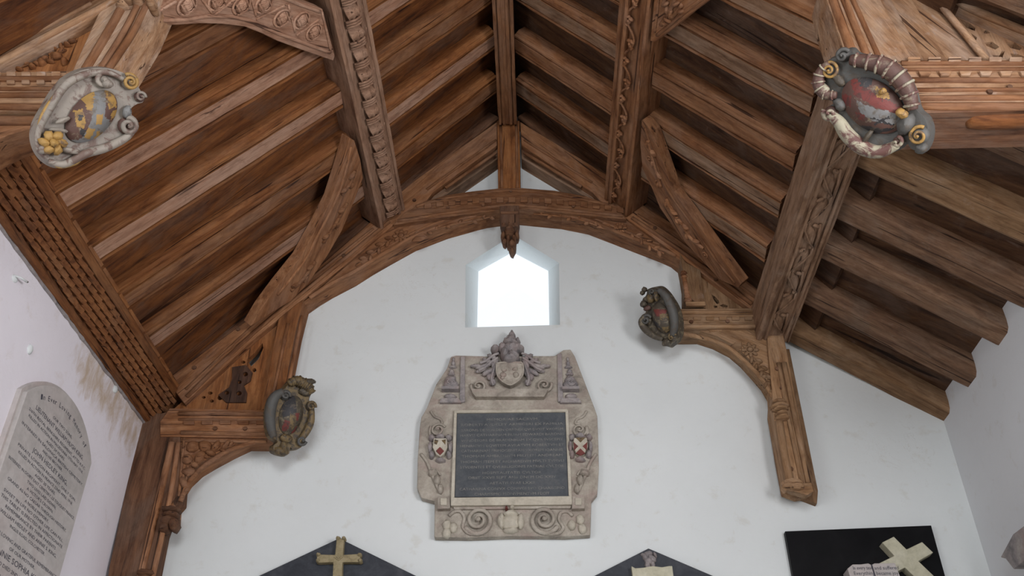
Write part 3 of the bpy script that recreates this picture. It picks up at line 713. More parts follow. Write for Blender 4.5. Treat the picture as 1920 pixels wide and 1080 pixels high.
tpR = holed('tracery_panel', px(ty, (1308, 502), (1410, 578), (1322, 582)), [px(ty, (1334, 552), (1341, 556), (1348, 564), (1349, 569), (1344, 570), (1338, 562)), px(ty, (1349, 573), (1356, 570), (1364, 573), (1364, 576), (1356, 576)), px(ty, (1338, 573), (1345, 573), (1345, 577), (1339, 577))], gt, OAKT, ty, ty+.05)
sRw = [(1262, 634), (1271, 637), (1305, 645), (1336, 655), (1367, 671), (1388, 689), (1409, 712), (1427, 733), (1441, 757), (1446, 775)]
sbR = piece('spandrel_brace', px(YF, *w5(sRw), (1478, 772), (1462, 690), (1448, 613), (1258, 615)), gt, OAKT, yf=YF, grain=(1, 0, -.6))
strips('moulding', [(px(YF-.005, (1262, 622), (1305, 630), (1336, 638), (1367, 652), (1400, 680), (1430, 712), (1452, 750)), .012), (px(YF-.005, (1330, 620), (1432, 618), (1440, 650), (1456, 745)), .007)], sbR, yf=YF, mat=OAKT)
mb = MB(); rosette(mb, 1406, 657, .07, YF)
mb.prism(px(YF, (1367, 650), (1378, 641), (1392, 640), (1392, 655), (1382, 658)), -.01, .012, M=XZ(YF), taper=.3)
foliage(mb, [(1412, 672), (1422, 686), (1434, 705), (1444, 730)], YF, .024)
for k, (u, v) in enumerate(((1418, 683), (1428, 692), (1433, 706), (1440, 720), (1445, 735))): bl(mb, u, v, 9-k, 5, .014, YF, rot=.6)
mb.build('carved_foliage', OAKT, sbR)
wpR = piece('wall_post', px(YF-.02, (1436, 596), (1462, 600), (1474, 655), (1482, 700), (1523, 918), (1500, 922), (1474, 912), (1462, 850), (1450, 780), (1447, 765), (1448, 745), (1440, 660)), gt, OAKT, yf=YF-.03, yk=YK-.05, grain=(0, 0, 1))
wpb = piece('backing_board', px(YG, (1478, 660), (1531, 925), (1529, 950), (1490, 935), (1466, 915), (1440, 660)), wpR, OAKT, yf=YK-.06, yk=YK, grain=(0, 0, 1), label='thin darker board behind the wall post')
strips('moulding', [(px(YF-.035, (1460, 680), (1478, 780), (1504, 905)), .011), (px(YF-.035, (1470, 680), (1490, 780), (1516, 905)), .014), (px(YF-.035, (1461, 790), (1470, 850), (1482, 905)), .02)], wpR, yf=YF-.03, mat=OAKT)
mb = MB()
for v_, ru in ((757, 13), (764, 16), (771, 14), (779, 12), (786, 13)): bl(mb, 1460+(v_-757)*.2, v_, ru, 4, .05, YF-.03)
mb.build('capital_rings', OAKT, wpR)
mb = MB()
for a in ((1485, 908, 18, 6), (1490, 915, 16, 8), (1474, 912, 10, 8)): bl(mb, *a, .05, YF-.03)
mb.prism(px(YF-.03, (1480, 908), (1520, 908), (1524, 924), (1512, 930), (1484, 922)), -.05, .02, M=XZ(YF-.03)); mb.build('base_block', OAKT, wpR, bevel=.006)
pegs([(1457, 692), (1466, 728), (1483, 880)], wpR, YF-.03)

# ------------------------------------------------------------------ wind braces (in the plane of the slopes)
def wind_brace(side, pts, lab, lines, kind, h=.10, d=.09, mat=OAK):
    n = NLn if side == 'L' else NRn
    P0 = V((XR, 0, ZR))-n*h
    e1 = V((0, -1, 0)); e2 = V((1/HY, 0, SL/HY)) if side == 'L' else V((-1/HY, 0, SL/HY))
    F = frame(P0, e1, e2)
    if F.col[2].xyz.dot(n) > 0: F = frame(P0, -e1, e2)           # local z towards the room
    inv = F.inverted()
    q = lambda u, v: inv @ on(u, v, n, P0)
    P = [(q(u, v).x, q(u, v).y) for u, v in pts]
    mb = MB(); mb.prism(P, -d, 0, M=F)
    g = V(on(*pts[0], n, P0))-V(on(*pts[len(pts)//2], n, P0))
    o = mb.build('wind_brace', mat, grain=g, up=-n, bevel=.005); tag(o, lab, 'brace')
    mb = MB()
    for L, r in lines: mb.tube(smooth_path([V((q(u, v).x, q(u, v).y, .002)) for u, v in L], 4), r, 6, M=F)
    mb.build('moulding', mat, o, grain=g, up=-n)
    mb = MB()
    if kind[0] == 'cones':
        for (u, v) in kind[1]:
            c = q(u, v); mb.blob((c.x, c.y, .002), (.036, .05, .028), M=F, seg=12, rot=.5)
            mb.tube([(c.x+.052*math.cos(a*math.pi/9), c.y+.066*math.sin(a*math.pi/9), .004) for a in range(18)], .008, 6, M=F, closed=True)
            for k in range(-2, 3):
                mb.tube([(c.x-.034, c.y+k*.018, .016), (c.x, c.y+k*.018-.004, .031), (c.x+.034, c.y+k*.018, .016)], .003, 4, M=F)
                mb.tube([(c.x+k*.014, c.y-.042, .012), (c.x+k*.014, c.y, .031), (c.x+k*.014, c.y+.042, .012)], .003, 4, M=F)
        for L in kind[2]:
            mb.tube(smooth_path([V((q(u, v).x, q(u, v).y, .002)) for u, v in L], 4), .0085, 6, M=F)
        mb.build('carved_seed_heads', mat, o)
    else:
        for (u, v, r) in kind[1]:
            c = q(u, v)
            mb.tube([(c.x+r*math.cos(a*math.pi/9), c.y+r*math.sin(a*math.pi/9), .002) for a in range(18)], .007, 6, M=F, closed=True)
            mb.blob((c.x, c.y, .0), (r*.5, r*.5, .012), M=F)
        for L in kind[2]:
            pp = smooth_path([V((q(u, v).x, q(u, v).y, .004)) for u, v in L], 5); mb.tube(pp, .016, 6, M=F)
            for i in range(2, len(pp)-1, 3):
                t_ = (pp[i+1]-pp[i-1]).normalized(); s_ = 1 if i % 2 else -1
                c = pp[i]+V((-t_.y, t_.x, 0))*s_*.02; mb.blob((c.x, c.y, .0), (.042, .018, .030), M=F, seg=8, rot=math.atan2(t_.y, t_.x)+.5*s_)
        mb.build('carved_vine', mat, o)
    return o
wind_brace('L', [(656, 259), (665, 264), (676, 300), (681, 334), (658, 393), (641, 433), (615, 478), (577, 533), (545, 565), (500, 592), (470, 612), (492, 575), (523, 533), (563, 483), (592, 430), (621, 374), (640, 315)],
           'narrow curved wind brace from the left purlin down to the gable truss', [([(658, 275), (645, 330), (628, 378), (598, 436), (568, 492), (520, 553)], .012)],
           ('vine', [], [[(665, 320), (655, 345), (640, 365)], [(650, 380), (628, 420), (605, 455)], [(590, 490), (570, 520), (545, 545)]]))
wind_brace('R', [(1203, 225), (1212, 232), (1223, 247), (1242, 300), (1263, 360), (1290, 396), (1320, 437), (1353, 483), (1390, 532), (1384, 540), (1350, 525), (1320, 493), (1277, 447), (1237, 390), (1224, 357), (1204, 315), (1200, 270)],
           'narrow wind brace with ring carving from the right purlin down to the gable truss', [([(1210, 240), (1226, 290), (1250, 352), (1300, 425), (1345, 490), (1378, 530)], .011)],
           ('vine', [(1218, 298, .026), (1234, 343, .026), (1257, 390, .026), (1288, 435, .026), (1322, 478, .026)], [[(1216, 262), (1222, 285), (1232, 320), (1240, 350)], [(1250, 372), (1262, 398), (1280, 420), (1295, 445), (1320, 465)]]), mat=OAK)
wind_brace('L', [(263, 44), (290, 47), (330, 47), (375, 44), (417, 45), (459, 50), (490, 62), (521, 77), (573, 96), (625, 114), (628, 105), (605, 17), (575, 6), (552, 0), (500, -28), (430, -45), (380, -38), (330, -8), (290, 22)],
           'broad wind brace carved with seed heads at the upper left, meeting the left purlin', [([(275, 38), (330, 38), (400, 30), (459, 36), (521, 62), (573, 82), (618, 98)], .014), ([(600, 22), (560, 8), (520, -8)], .012), ([(603, 22), (612, 60), (620, 98)], .01)],
           ('cones', [(350, 10), (452, 10), (407, 2), (494, 8), (528, 34), (565, 38), (588, 60)], [[(402, 27), (440, -2)], [(480, 36), (538, 8)], [(555, 66), (598, 36)], [(276, 34), (330, 2)], [(540, 8), (553, 60)], [(470, -5), (480, 30)], [(372, -10), (398, 26)]]), mat=OAKB)
wind_brace('R', [(1219, 77), (1227, 79), (1253, 60), (1293, 27), (1330, 0), (1390, -36), (1440, -60), (1420, -100), (1330, -110), (1236, -100)],
           'broad wind brace with carved leaves at the top right, meeting the right purlin', [([(1232, 66), (1262, 42), (1300, 10), (1345, -22)], .013), ([(1238, -20), (1232, 30), (1228, 60)], .01)],
           ('vine', [], [[(1240, 46), (1256, 22), (1268, -6)], [(1248, 30), (1262, 30), (1280, 8)], [(1244, 10), (1252, -8), (1275, -15)]]), mat=OAK)

# ------------------------------------------------------------------ near truss
nt_ = thing('roof_truss', (XR, 3.3, 5.0), 'oak hammer beam truss crossing the upper corners of the photo, nearer than the gable truss', 'roof truss')
def npiece(name, pts, mat, grain, yf=NF, yk=NK, parent=None, **k): return piece(name, pts, parent or nt_, mat, yf, yk, grain, **k)
hz1, hz0 = at(60, 134, NF).z, at(60, 206, NF).z
nhL = npiece('hammer_beam', [(WL-.05, hz0), (-2.28, hz0), (-2.28, hz1), (WL-.05, hz1)], NEAR, (1, 0, 0))
strips('moulding', [(px(NF-.005, (-30, 148), (120, 148)), .012), (px(NF-.005, (-30, 166), (110, 166)), .008), (px(NF-.005, (-30, 178), (105, 178)), .011), (px(NF-.005, (-30, 200), (90, 200)), .013)], nhL, yf=NF)
strips('underside_moulding', [(px(NF-.005, (-30, 214), (80, 214)), .016)], nhL, yf=NF+.04)
mb = MB()
for i in range(6):
    u = -14+i*28; mb.prism(px(NF, (u, 138), (u+17, 138), (u+17, 146), (u, 146)), 0, .016, M=XZ(NF)); mb.prism(px(NF, (u, 153), (u+15, 153), (u+15, 160), (u, 160)), 0, .014, M=XZ(NF))
mb.build('battlement', NEAR, nhL, bevel=.004)
zz = hz0-.02
# short arched strut under the left hammer beam against the wall
npiece('spandrel_brace', [(WL-.02, hz0), (-2.3, hz0), (-2.42, hz0-.05), (-2.58, hz0-.12), (-2.72, hz0-.24), (-2.82, hz0-.42), (WL-.02, hz0-.5)], OAK, (1, 0, .4), NF+.05, NK-.03)
nhR0, nhR1 = at(1820, 112, NF).z, at(1820, 205, NF).z
nhR = npiece('hammer_beam', [(1.72, nhR1), (WR+.05, nhR1), (WR+.05, nhR0), (1.72, nhR0)], NEAR, (1, 0, 0))
strips('moulding', [(px(NF-.005, (1690, 118), (1960, 118)), .010), (px(NF-.005, (1690, 130), (1960, 128)), .007), (px(NF-.005, (1700, 150), (1960, 150)), .011), (px(NF-.005, (1700, 168), (1960, 167)), .008), (px(NF-.005, (1710, 184), (1960, 182)), .011), (px(NF-.005, (1710, 199), (1960, 199)), .014)], nhR, yf=NF)
mb = MB()
for i in range(7):
    u = 1700+i*38; mb.prism(px(NF, (u, 112), (u+24, 112), (u+24, 120), (u, 120)), 0, .02, M=XZ(NF)); mb.prism(px(NF, (u+20, 137), (u+45, 137), (u+41, 145), (u+24, 145)), 0, .016, M=XZ(NF))
mb.build('battlement', NEAR, nhR, bevel=.004); pegs([(1892, 165), (1855, 174)], nhR, NF, .014)
a = on(1812, 226, (0, 0, 1), (0, 0, nhR1)); mb = MB(); mb.tube([(a.x-.01, a.y, nhR1), (a.x+.02, a.y, nhR1-.005), (a.x+.1, a.y, nhR1-.01), (WR, a.y, nhR1-.01)], [.02, .045, .05, .05], 12, flat=.6)
mb.build('pegged_batten', OAKW, nhR, grain=(1, 0, 0), label='rounded orange batten under the beam')
mb = MB(); mb.box((1.74, NF+.004, nhR1-.014), (WR, NK, nhR1+.002)); mb.build('soffit_darkener', OAKD, nhR, grain=(1, 0, 0), up=(0, 0, -1), label='dark sheet added to darken the underside of the beam')  # dark sheet added because the underside of the beam came out too bright
# posts
poL = npiece('hammer_post', px(NF, (133, 138), (205, 136), (213, 123), (272, 30), (300, -30), (215, -40), (196, 0), (160, 78)), NEAR, (.45, 0, 1))
strips('moulding', [(px(NF-.005, (188, 130), (232, 60), (262, 0), (275, -25)), .013), (px(NF-.005, (160, 130), (205, 55), (235, 0), (248, -30)), .016), (px(NF-.005, (200, 132), (247, 62), (278, 0)), .012)], poL, yf=NF)
mb = MB()
for a in ((240, 8, 16, 6), (232, 18, 14, 5), (262, 10, 12, 8), (286, 12, 10, 9)): bl(mb, *a, .04, NF, sc=370)
mb.build('carved_capital', NEAR, poL)
tn = NF+.07
tpn = holed('tracery_panel', px(tn, (-40, 150), (-40, 140), (187, 20), (205, 0), (222, -30), (150, 150)), [px(tn, (118, 82), (143, 72), (132, 84)), px(tn, (72, 112), (92, 108), (86, 117), (74, 120)), px(tn, (92, 96), (110, 88), (104, 98)), circ(88, 104, 5, 3, tn, 6)], nt_, OAKW, tn, tn+.06)
mb = MB()
for a in ((108, 108, 11, 9), (80, 120, 9, 8), (100, 92, 9, 5), (62, 128, 7, 6), (122, 118, 7, 10), (52, 112, 5, 6), (128, 88, 8, 3)): bl(mb, *a, .022, tn, sc=370)
foliage(mb, [(30, 130), (70, 118), (100, 112), (120, 88), (150, 66)], tn, .018); mb.build('carved_foliage', OAKW, tpn)
poR = npiece('hammer_post', px(NF, (1541, -40), (1550, 0), (1592, 120), (1716, 120), (1652, 0), (1636, -40)), NEAR, (-.3, 0, 1))
strips('moulding', [(px(NF-.005, (1556, -20), (1563, 0), (1602, 110)), .016), (px(NF-.005, (1574, -20), (1584, 0), (1628, 110)), .013), (px(NF-.005, (1590, -20), (1600, 0), (1650, 110)), .009)], poR, yf=NF)
b1 = npiece('boarding', px(NF+.03, (1618, -40), (1638, 0), (1694, 122), (1738, 122), (1672, 0), (1652, -40)), NEAR, (-.45, 0, 1), NF+.03)
b2 = npiece('boarding', px(NF+.03, (1640, -40), (1660, 0), (1720, 122), (1785, 122), (1714, 0), (1692, -40)), NEAR, (-.45, 0, 1), NF+.04)
b3 = npiece('boarding', px(NF+.03, (1682, -40), (1704, 0), (1766, 122), (1856, 122), (1764, 0), (1735, -40)), NEAR, (-.6, 0, 1), NF+.045)
mb = MB(); a = at(1735, -40, NF); b = at(1765, 2, NF); c = at(1857, 112, NF); mb.tube([(a.x, NF+.02, a.z), (b.x, NF+.02, b.z), (c.x, NF+.02, c.z)], .018, 8); mb.build('batten', NEAR, nt_, grain=(-.6, 0, 1))
tpr = holed('tracery_panel', px(tn, (1766, -5), (1960, 78), (1960, 116), (1856, 116)), [px(tn, (1796, 33), (1818, 44), (1829, 52), (1828, 58), (1812, 52)), px(tn, (1820, 62), (1832, 70), (1830, 76)), px(tn, (1840, 57), (1850, 56), (1857, 62), (1846, 63)),
     px(tn, (1846, 80), (1860, 78), (1874, 88), (1866, 93), (1850, 86)), px(tn, (1886, 79), (1902, 80), (1916, 90), (1912, 94), (1894, 90)), px(tn, (1860, 103), (1874, 104), (1878, 96), (1884, 96), (1880, 108), (1864, 108)), px(tn, (1894, 100), (1910, 102), (1925, 108), (1898, 108))], nt_, NEAR, tn, tn+.06)
mb = MB(); mb.prism(px(NK-.04, (1780, -5), (1990, 90), (1990, 128), (1870, 128)), 0, .02, M=XZ(NK-.02)); mb.build('backing_board', TRAC, nt_, label='added black sheet standing in for the darkness behind the tracery')  # black sheet added so the tracery openings read as dark shade
# principals
npL = npiece('principal_rafter', px(NF, (-120, 188), (0, 124), (187, 24), (300, -42), (260, -120), (0, 15), (-120, 80)), NEAR, (1, 0, 1.1), NF, NK)
strips('moulding', [(px(NF-.005, (-60, 148), (0, 114), (187, 15), (270, -32)), .014), (px(NF-.005, (-60, 128), (0, 96), (170, 5)), .008), (px(NF-.005, (-60, 104), (0, 72), (150, -12)), .012), (px(NF-.005, (-60, 80), (0, 48), (110, -15)), .008)], npL, yf=NF, mat=NEAR)
npR = npiece('principal_rafter', px(NF, (1700, -45), (1768, -4), (1920, 62), (2010, 100), (2010, 10), (1940, -25), (1800, -90)), NEAR, (1, 0, -1.1), NF, NK)
strips('moulding', [(px(NF-.005, (1765, -14), (1830, 18), (1925, 58), (1990, 86)), .014), (px(NF-.005, (1800, -14), (1920, 36), (1990, 66)), .009), (px(NF-.005, (1840, -16), (1925, 22), (1990, 50)), .012)], npR, yf=NF, mat=NEAR)
# upper parts of the near truss, above the frame
def rp_(x, o=.0): return (x, roofz(x)-o)
npiece('principal_rafter', [rp_(-1.85, .0), rp_(-.2, .0), rp_(-.2, .25), rp_(-1.85, .12)], OAK, (1, 0, 1.1))
npiece('principal_rafter', [rp_(-.2, .0), rp_(1.5, .0), rp_(1.5, .12), rp_(-.2, .25)], OAK, (1, 0, -1.1))

# ------------------------------------------------------------------ painted cartouches on the hammer beam ends
def cartouche(lab, cpx, Y, n, outline, back, base_mat, sc, rims, spirals, dome, patches, blobs, depth=.09, grp='painted cartouches on the hammer beam ends'):
    c = at(cpx[0], cpx[1], Y); n = V(n).normalized()
    ex = V((0, 0, 1)).cross(n).normalized(); ey = n.cross(ex)
    F = frame(c, ex, ey); inv = F.inverted()
    q = lambda u, v, z=0: (lambda p: (p.x, p.y, z))(inv @ on(u, v, n, c))
    t = thing('carved_cartouche', c-n*depth, lab, 'carved shield', grp)
    mb = MB(); o2 = [q(*p)[:2] for p in outline]; sm = [(p.x, p.y) for p in smooth_path([V((*p, 0)) for p in o2+[o2[0]]], 4)[:-1]]
    mb.prism(sm, -depth, -.01, taper=.05, M=F)
    mb.build('backboard', base_mat, t, frm=F, bevel=.008)
    for nm, pts, r, mat, ribs in rims:
        mb = MB(); pp = smooth_path([V(q(u, v, .012)) for u, v in pts], 5); m = len(pp)
        mb.tube(pp, [r*(.55+.5*math.sin(math.pi*(i+.5)/m)) for i in range(m)], 10, M=F)
        if ribs:
            for i in range(2, m-1, ribs):
                tt = (pp[i]-pp[i-1]).normalized(); nn_ = V((-tt.y, tt.x, 0)); rr = r*(.6+.5*math.sin(math.pi*i/m))
                mb.tube([pp[i]+nn_*rr*math.cos(a*math.pi/6)+V((0, 0, rr*math.sin(a*math.pi/6))) for a in range(-1, 8)], r*.16, 6, 1, M=F)
        mb.build(nm, mat, t, frm=F)
    for (u, v, R, turns, r, dr, st, mat) in spirals:
        mb = MB(); p = q(u, v); mb.blob((p[0], p[1], -.01), (R/sc*1.1, R/sc*1.1, .03), 1, F, 12)
        mb.spiral(p, R/sc, turns, r/sc, dr, st, 0, F, .012, .03); mb.build('scroll', mat, t, frm=F)
    # domed painted field
    (du, dv), (au, av), (bu, bv), H = dome
    c0 = V(q(du, dv)); a = V(q(au, av))-c0; b = V(q(bu, bv))-c0
    mb = MB(); R_, K = 26, 72; vs = [c0+V((0, 0, H))]
    for i in range(1, R_+1):
        for k in range(K):
            r_ = i/R_; p = c0+a*r_*math.cos(2*math.pi*k/K)+b*r_*math.sin(2*math.pi*k/K); vs.append(V((p.x, p.y, .0+H*(1-r_**2.4))))
    fs = [(0, 1+k, 1+(k+1) % K) for k in range(K)]
    for i in range(R_-1):
        for k in range(K): fs.append((1+i*K+k, 1+(i+1)*K+k, 1+(i+1)*K+(k+1) % K, 1+i*K+(k+1) % K))
    mb.add(vs, fs, 0, True, F)
    pol = [([q(*p)[:2] for p in P], mi) for P, mi in patches[1]]
    def inside(p, poly):
        cc = False; n_ = len(poly)
        for i in range(n_):
            s_, e_ = poly[i], poly[(i+1) % n_]
            if (s_[1] > p.y) != (e_[1] > p.y) and p.x < (e_[0]-s_[0])*(p.y-s_[1])/(e_[1]-s_[1])+s_[0]: cc = not cc
        return cc
    for fi, f in enumerate(fs):
        cc = sum((V(vs[i]) for i in f), V())/len(f); cc = cc+V((noise.noise(cc*60)*.006, noise.noise(cc*60+V((9, 9, 9)))*.006, 0))
        for P, mi in pol:
            if inside(cc, P): mb.m[fi] = mi
    mb.build('painted_field', patches[0], t, frm=F)
    groups = {}
    for (nm, u, v, ru, rv, h, rot, mat, z) in blobs: groups.setdefault((nm, mat.name), []).append((u, v, ru, rv, h, rot, mat, z))
    for (nm, _), L in groups.items():
        mb = MB()
        for (u, v, ru, rv, h, rot, mat, z) in L:
            p = q(u, v); mb.blob((p[0], p[1], z), (ru/sc, rv/sc, h), 0, F, 10, rot, .35)
        mb.build(nm, L[0][6], t, frm=F)
    return t
# near left
flower = [('gilt_flower', 97+16*math.cos(a), 268+14*math.sin(a), 11, 8, .025, -a, P_GOLD, .03) for a in [i*math.pi/3 for i in range(6)]]
cartouche('pale grey and gold painted cartouche on the near left hammer beam end', (168, 222), 3.12, (.62, -.55, -.56),
    [(120, 145), (150, 128), (190, 122), (225, 128), (252, 142), (268, 165), (275, 188), (262, 194), (250, 205), (256, 230), (250, 256), (228, 274), (198, 286), (165, 292), (150, 305), (115, 316), (88, 306), (70, 285), (62, 258), (66, 230), (82, 200), (100, 170)], 0, [P_WHITE], 372,
    [('upper_scroll_rim', [(72, 285), (70, 250), (92, 205), (122, 160), (160, 140), (200, 136), (232, 150)], .018, [P_WHITE, P_GOLD], 0),
     ('lower_scroll_rim', [(90, 302), (120, 308), (160, 288), (200, 276), (238, 256), (252, 236)], .021, [P_WHITE, P_BROWN], 0),
     ('gilt_edge', [(66, 262), (78, 218), (104, 178), (138, 146)], .010, [P_GOLD], 0),
     ('gilt_edge', [(92, 300), (110, 312), (140, 306), (152, 296)], .010, [P_GOLD], 0)],
    [(242, 154, 13, 1.9, 4, -1, 2.6, [P_GOLD, P_WHITE]), (262, 182, 9, 1.2, 3, 1, .5, [P_WHITE, P_BROWN]), (238, 236, 15, 1.5, 6, -1, 2.2, [P_WHITE, P_BROWN]), (192, 152, 11, 1.0, 5, 1, 2.4, [P_WHITE, P_WHITE])],
    ((172, 218), (214, 178), (196, 246), .055),
    ([P_GREY, P_GOLD, P_BROWN, P_BLACK], [([(120, 200), (150, 178), (172, 178), (165, 230), (150, 262), (128, 262), (118, 235)], 2), ([(148, 180), (176, 170), (168, 208), (160, 205)], 1), ([(196, 165), (222, 175), (232, 205), (210, 232), (192, 220)], 2), ([(196, 170), (214, 172), (218, 200), (200, 206)], 1),
      ([(136, 208), (152, 204), (156, 232), (150, 246), (140, 236)], 1), ([(144, 214), (153, 216), (149, 228), (142, 226)], 3), ([(148, 240), (158, 244), (154, 256), (146, 252)], 3), ([(176, 216), (188, 214), (188, 234), (174, 234)], 1), ([(180, 245), (192, 250), (190, 262), (172, 268)], 1), ([(205, 210), (222, 205), (224, 216), (206, 224)], 1), ([(160, 240), (176, 242), (166, 262), (156, 256)], 1)]),
    flower+[('gilt_flower', 97, 268, 8, 7, .03, 0, P_GOLD, .045), ('carved_folds', 116, 226, 14, 5, .02, .9, P_WHITE, .02), ('carved_folds', 108, 244, 16, 5, .02, .4, P_WHITE, .02), ('carved_folds', 130, 282, 16, 6, .02, .3, P_WHITE, .02), ('carved_folds', 78, 280, 8, 10, .02, 0, P_WHITE, .02),
            ('carved_folds', 236, 210, 8, 12, .025, .3, P_GREY, .015), ('carved_folds', 198, 158, 10, 8, .03, .2, P_WHITE, .03)])
# near right
cartouche('dark red and cream painted cartouche on the near right hammer beam end', (1640, 196), 3.12, (-.55, -.50, -.62),
    [(1573, 108), (1580, 92), (1594, 90), (1606, 100), (1640, 106), (1672, 118), (1697, 142), (1712, 172), (1722, 206), (1738, 222), (1745, 245), (1742, 268), (1730, 288), (1712, 284), (1700, 270), (1680, 284), (1648, 295), (1620, 290), (1596, 270), (1572, 240), (1552, 226), (1542, 214), (1550, 200), (1560, 192), (1538, 182), (1526, 162), (1530, 138), (1545, 112), (1562, 104)], 0, [P_LEAD], 372,
    [('gadrooned_rim', [(1596, 112), (1630, 116), (1662, 126), (1690, 150), (1706, 178), (1712, 206)], .042, [P_BROWN, P_WHITE2], 3),
     ('lower_scroll_rim', [(1556, 214), (1574, 228), (1590, 252), (1618, 276), (1650, 284), (1684, 270)], .036, [P_WHITE2], 0),
     ('left_scroll_arm', [(1570, 178), (1548, 176), (1536, 158), (1540, 136), (1556, 118)], .028, [P_BROWN, P_WHITE2], 3)],
    [(1558, 132, 14, 1.8, 3.2, -1, 1.5, [P_GOLD, P_LEAD]), (1582, 104, 11, 1.3, 4, 1, 0, [P_LEAD, P_LEAD]), (1724, 254, 15, 1.6, 3.4, 1, .5, [P_GOLD, P_LEAD]), (1558, 212, 12, 1.1, 5, 1, 2, [P_WHITE2, P_BROWN]), (1684, 266, 9, 1.0, 4, -1, 1, [P_WHITE2, P_BROWN])],
    ((1636, 198), (1690, 236), (1662, 160), .05),
    ([P_BROWN, P_RED, P_GREY, P_BLACK, P_GOLD], [([(1592, 142), (1612, 152), (1650, 178), (1690, 200), (1682, 212), (1640, 196), (1606, 176)], 1), ([(1608, 184), (1630, 196), (1690, 214), (1692, 232), (1650, 230), (1620, 214)], 2), ([(1580, 176), (1600, 178), (1598, 200), (1584, 196)], 1), ([(1606, 206), (1626, 214), (1624, 228), (1610, 222)], 1),
      ([(1604, 138), (1640, 148), (1630, 164), (1616, 160)], 3), ([(1640, 160), (1666, 172), (1672, 186), (1650, 180)], 4), ([(1636, 218), (1680, 232), (1678, 235), (1636, 221)], 3), ([(1640, 232), (1672, 216), (1674, 219), (1642, 235)], 3), ([(1600, 232), (1660, 240), (1680, 240), (1650, 250), (1620, 246)], 3)]),
    [('gilt_mask', 1694, 212, 8, 12, .03, .3, P_GOLD, .03), ('gilt_mask', 1660, 170, 7, 6, .02, 0, P_GOLD, .05), ('carved_folds', 1700, 232, 20, 14, .04, .5, P_LEAD, .01), ('carved_folds', 1728, 278, 12, 10, .03, 0, P_LEAD, .0), ('carved_folds', 1576, 196, 10, 14, .03, .3, P_LEAD, .0),
     ('carved_folds', 1545, 170, 12, 10, .03, .3, P_WHITE2, .01), ('carved_folds', 1628, 256, 16, 5, .02, .4, P_DARK, .02), ('carved_folds', 1574, 150, 8, 14, .02, .2, P_DARK, .01)])
# far left
cartouche('smoked dark cartouche with red patches on the far left hammer beam end', (545, 780), 6.16, (.55, -.75, -.35),
    [(535, 725), (548, 710), (560, 704), (578, 707), (590, 718), (588, 732), (582, 748), (590, 756), (590, 770), (586, 790), (578, 812), (570, 830), (566, 842), (550, 845), (545, 842), (540, 856), (515, 850), (512, 838), (520, 830), (506, 818), (501, 790), (502, 765), (512, 740)], 0, [P_DARKG], 232,
    [('left_scroll_rim', [(530, 734), (514, 745), (506, 768), (506, 795), (512, 820)], .042, [P_LEAD], 0), ('right_scroll_rim', [(584, 765), (582, 790), (572, 812), (558, 830)], .028, [P_DARKG], 0), ('top_roll', [(540, 720), (556, 714), (575, 724), (584, 738)], .038, [P_DARKG], 2)],
    [(582, 762, 8, 1.3, 3, 1, 0, [P_DARKG, P_DARK]), (564, 826, 8, 1.2, 3, -1, 0, [P_LEAD, P_DARK]), (534, 742, 8, 1.2, 3, 1, 0, [P_LEAD, P_LEAD])],
    ((546, 778), (540, 815), (568, 778), .05),
    ([P_DARK, P_RED, P_DARKG, P_BLACK], [([(526, 745), (552, 742), (552, 774), (528, 784)], 3), ([(530, 788), (540, 790), (538, 808), (528, 808)], 1), ([(550, 775), (558, 776), (556, 790), (548, 790)], 1), ([(540, 776), (552, 782), (548, 806), (540, 800)], 2), ([(556, 796), (552, 812), (545, 812)], 1)]),
    [('carved_tail', 528, 846, 12, 8, .03, .2, P_DARKG, -.01), ('carved_tail', 532, 836, 6, 12, .03, .2, P_DARKG, .0), ('carved_folds', 536, 822, 12, 8, .03, 0, P_DARKG, .01), ('carved_folds', 578, 716, 12, 6, .04, .3, P_DARK, .02), ('carved_folds', 572, 735, 12, 8, .03, 0, P_DARK, .0)])
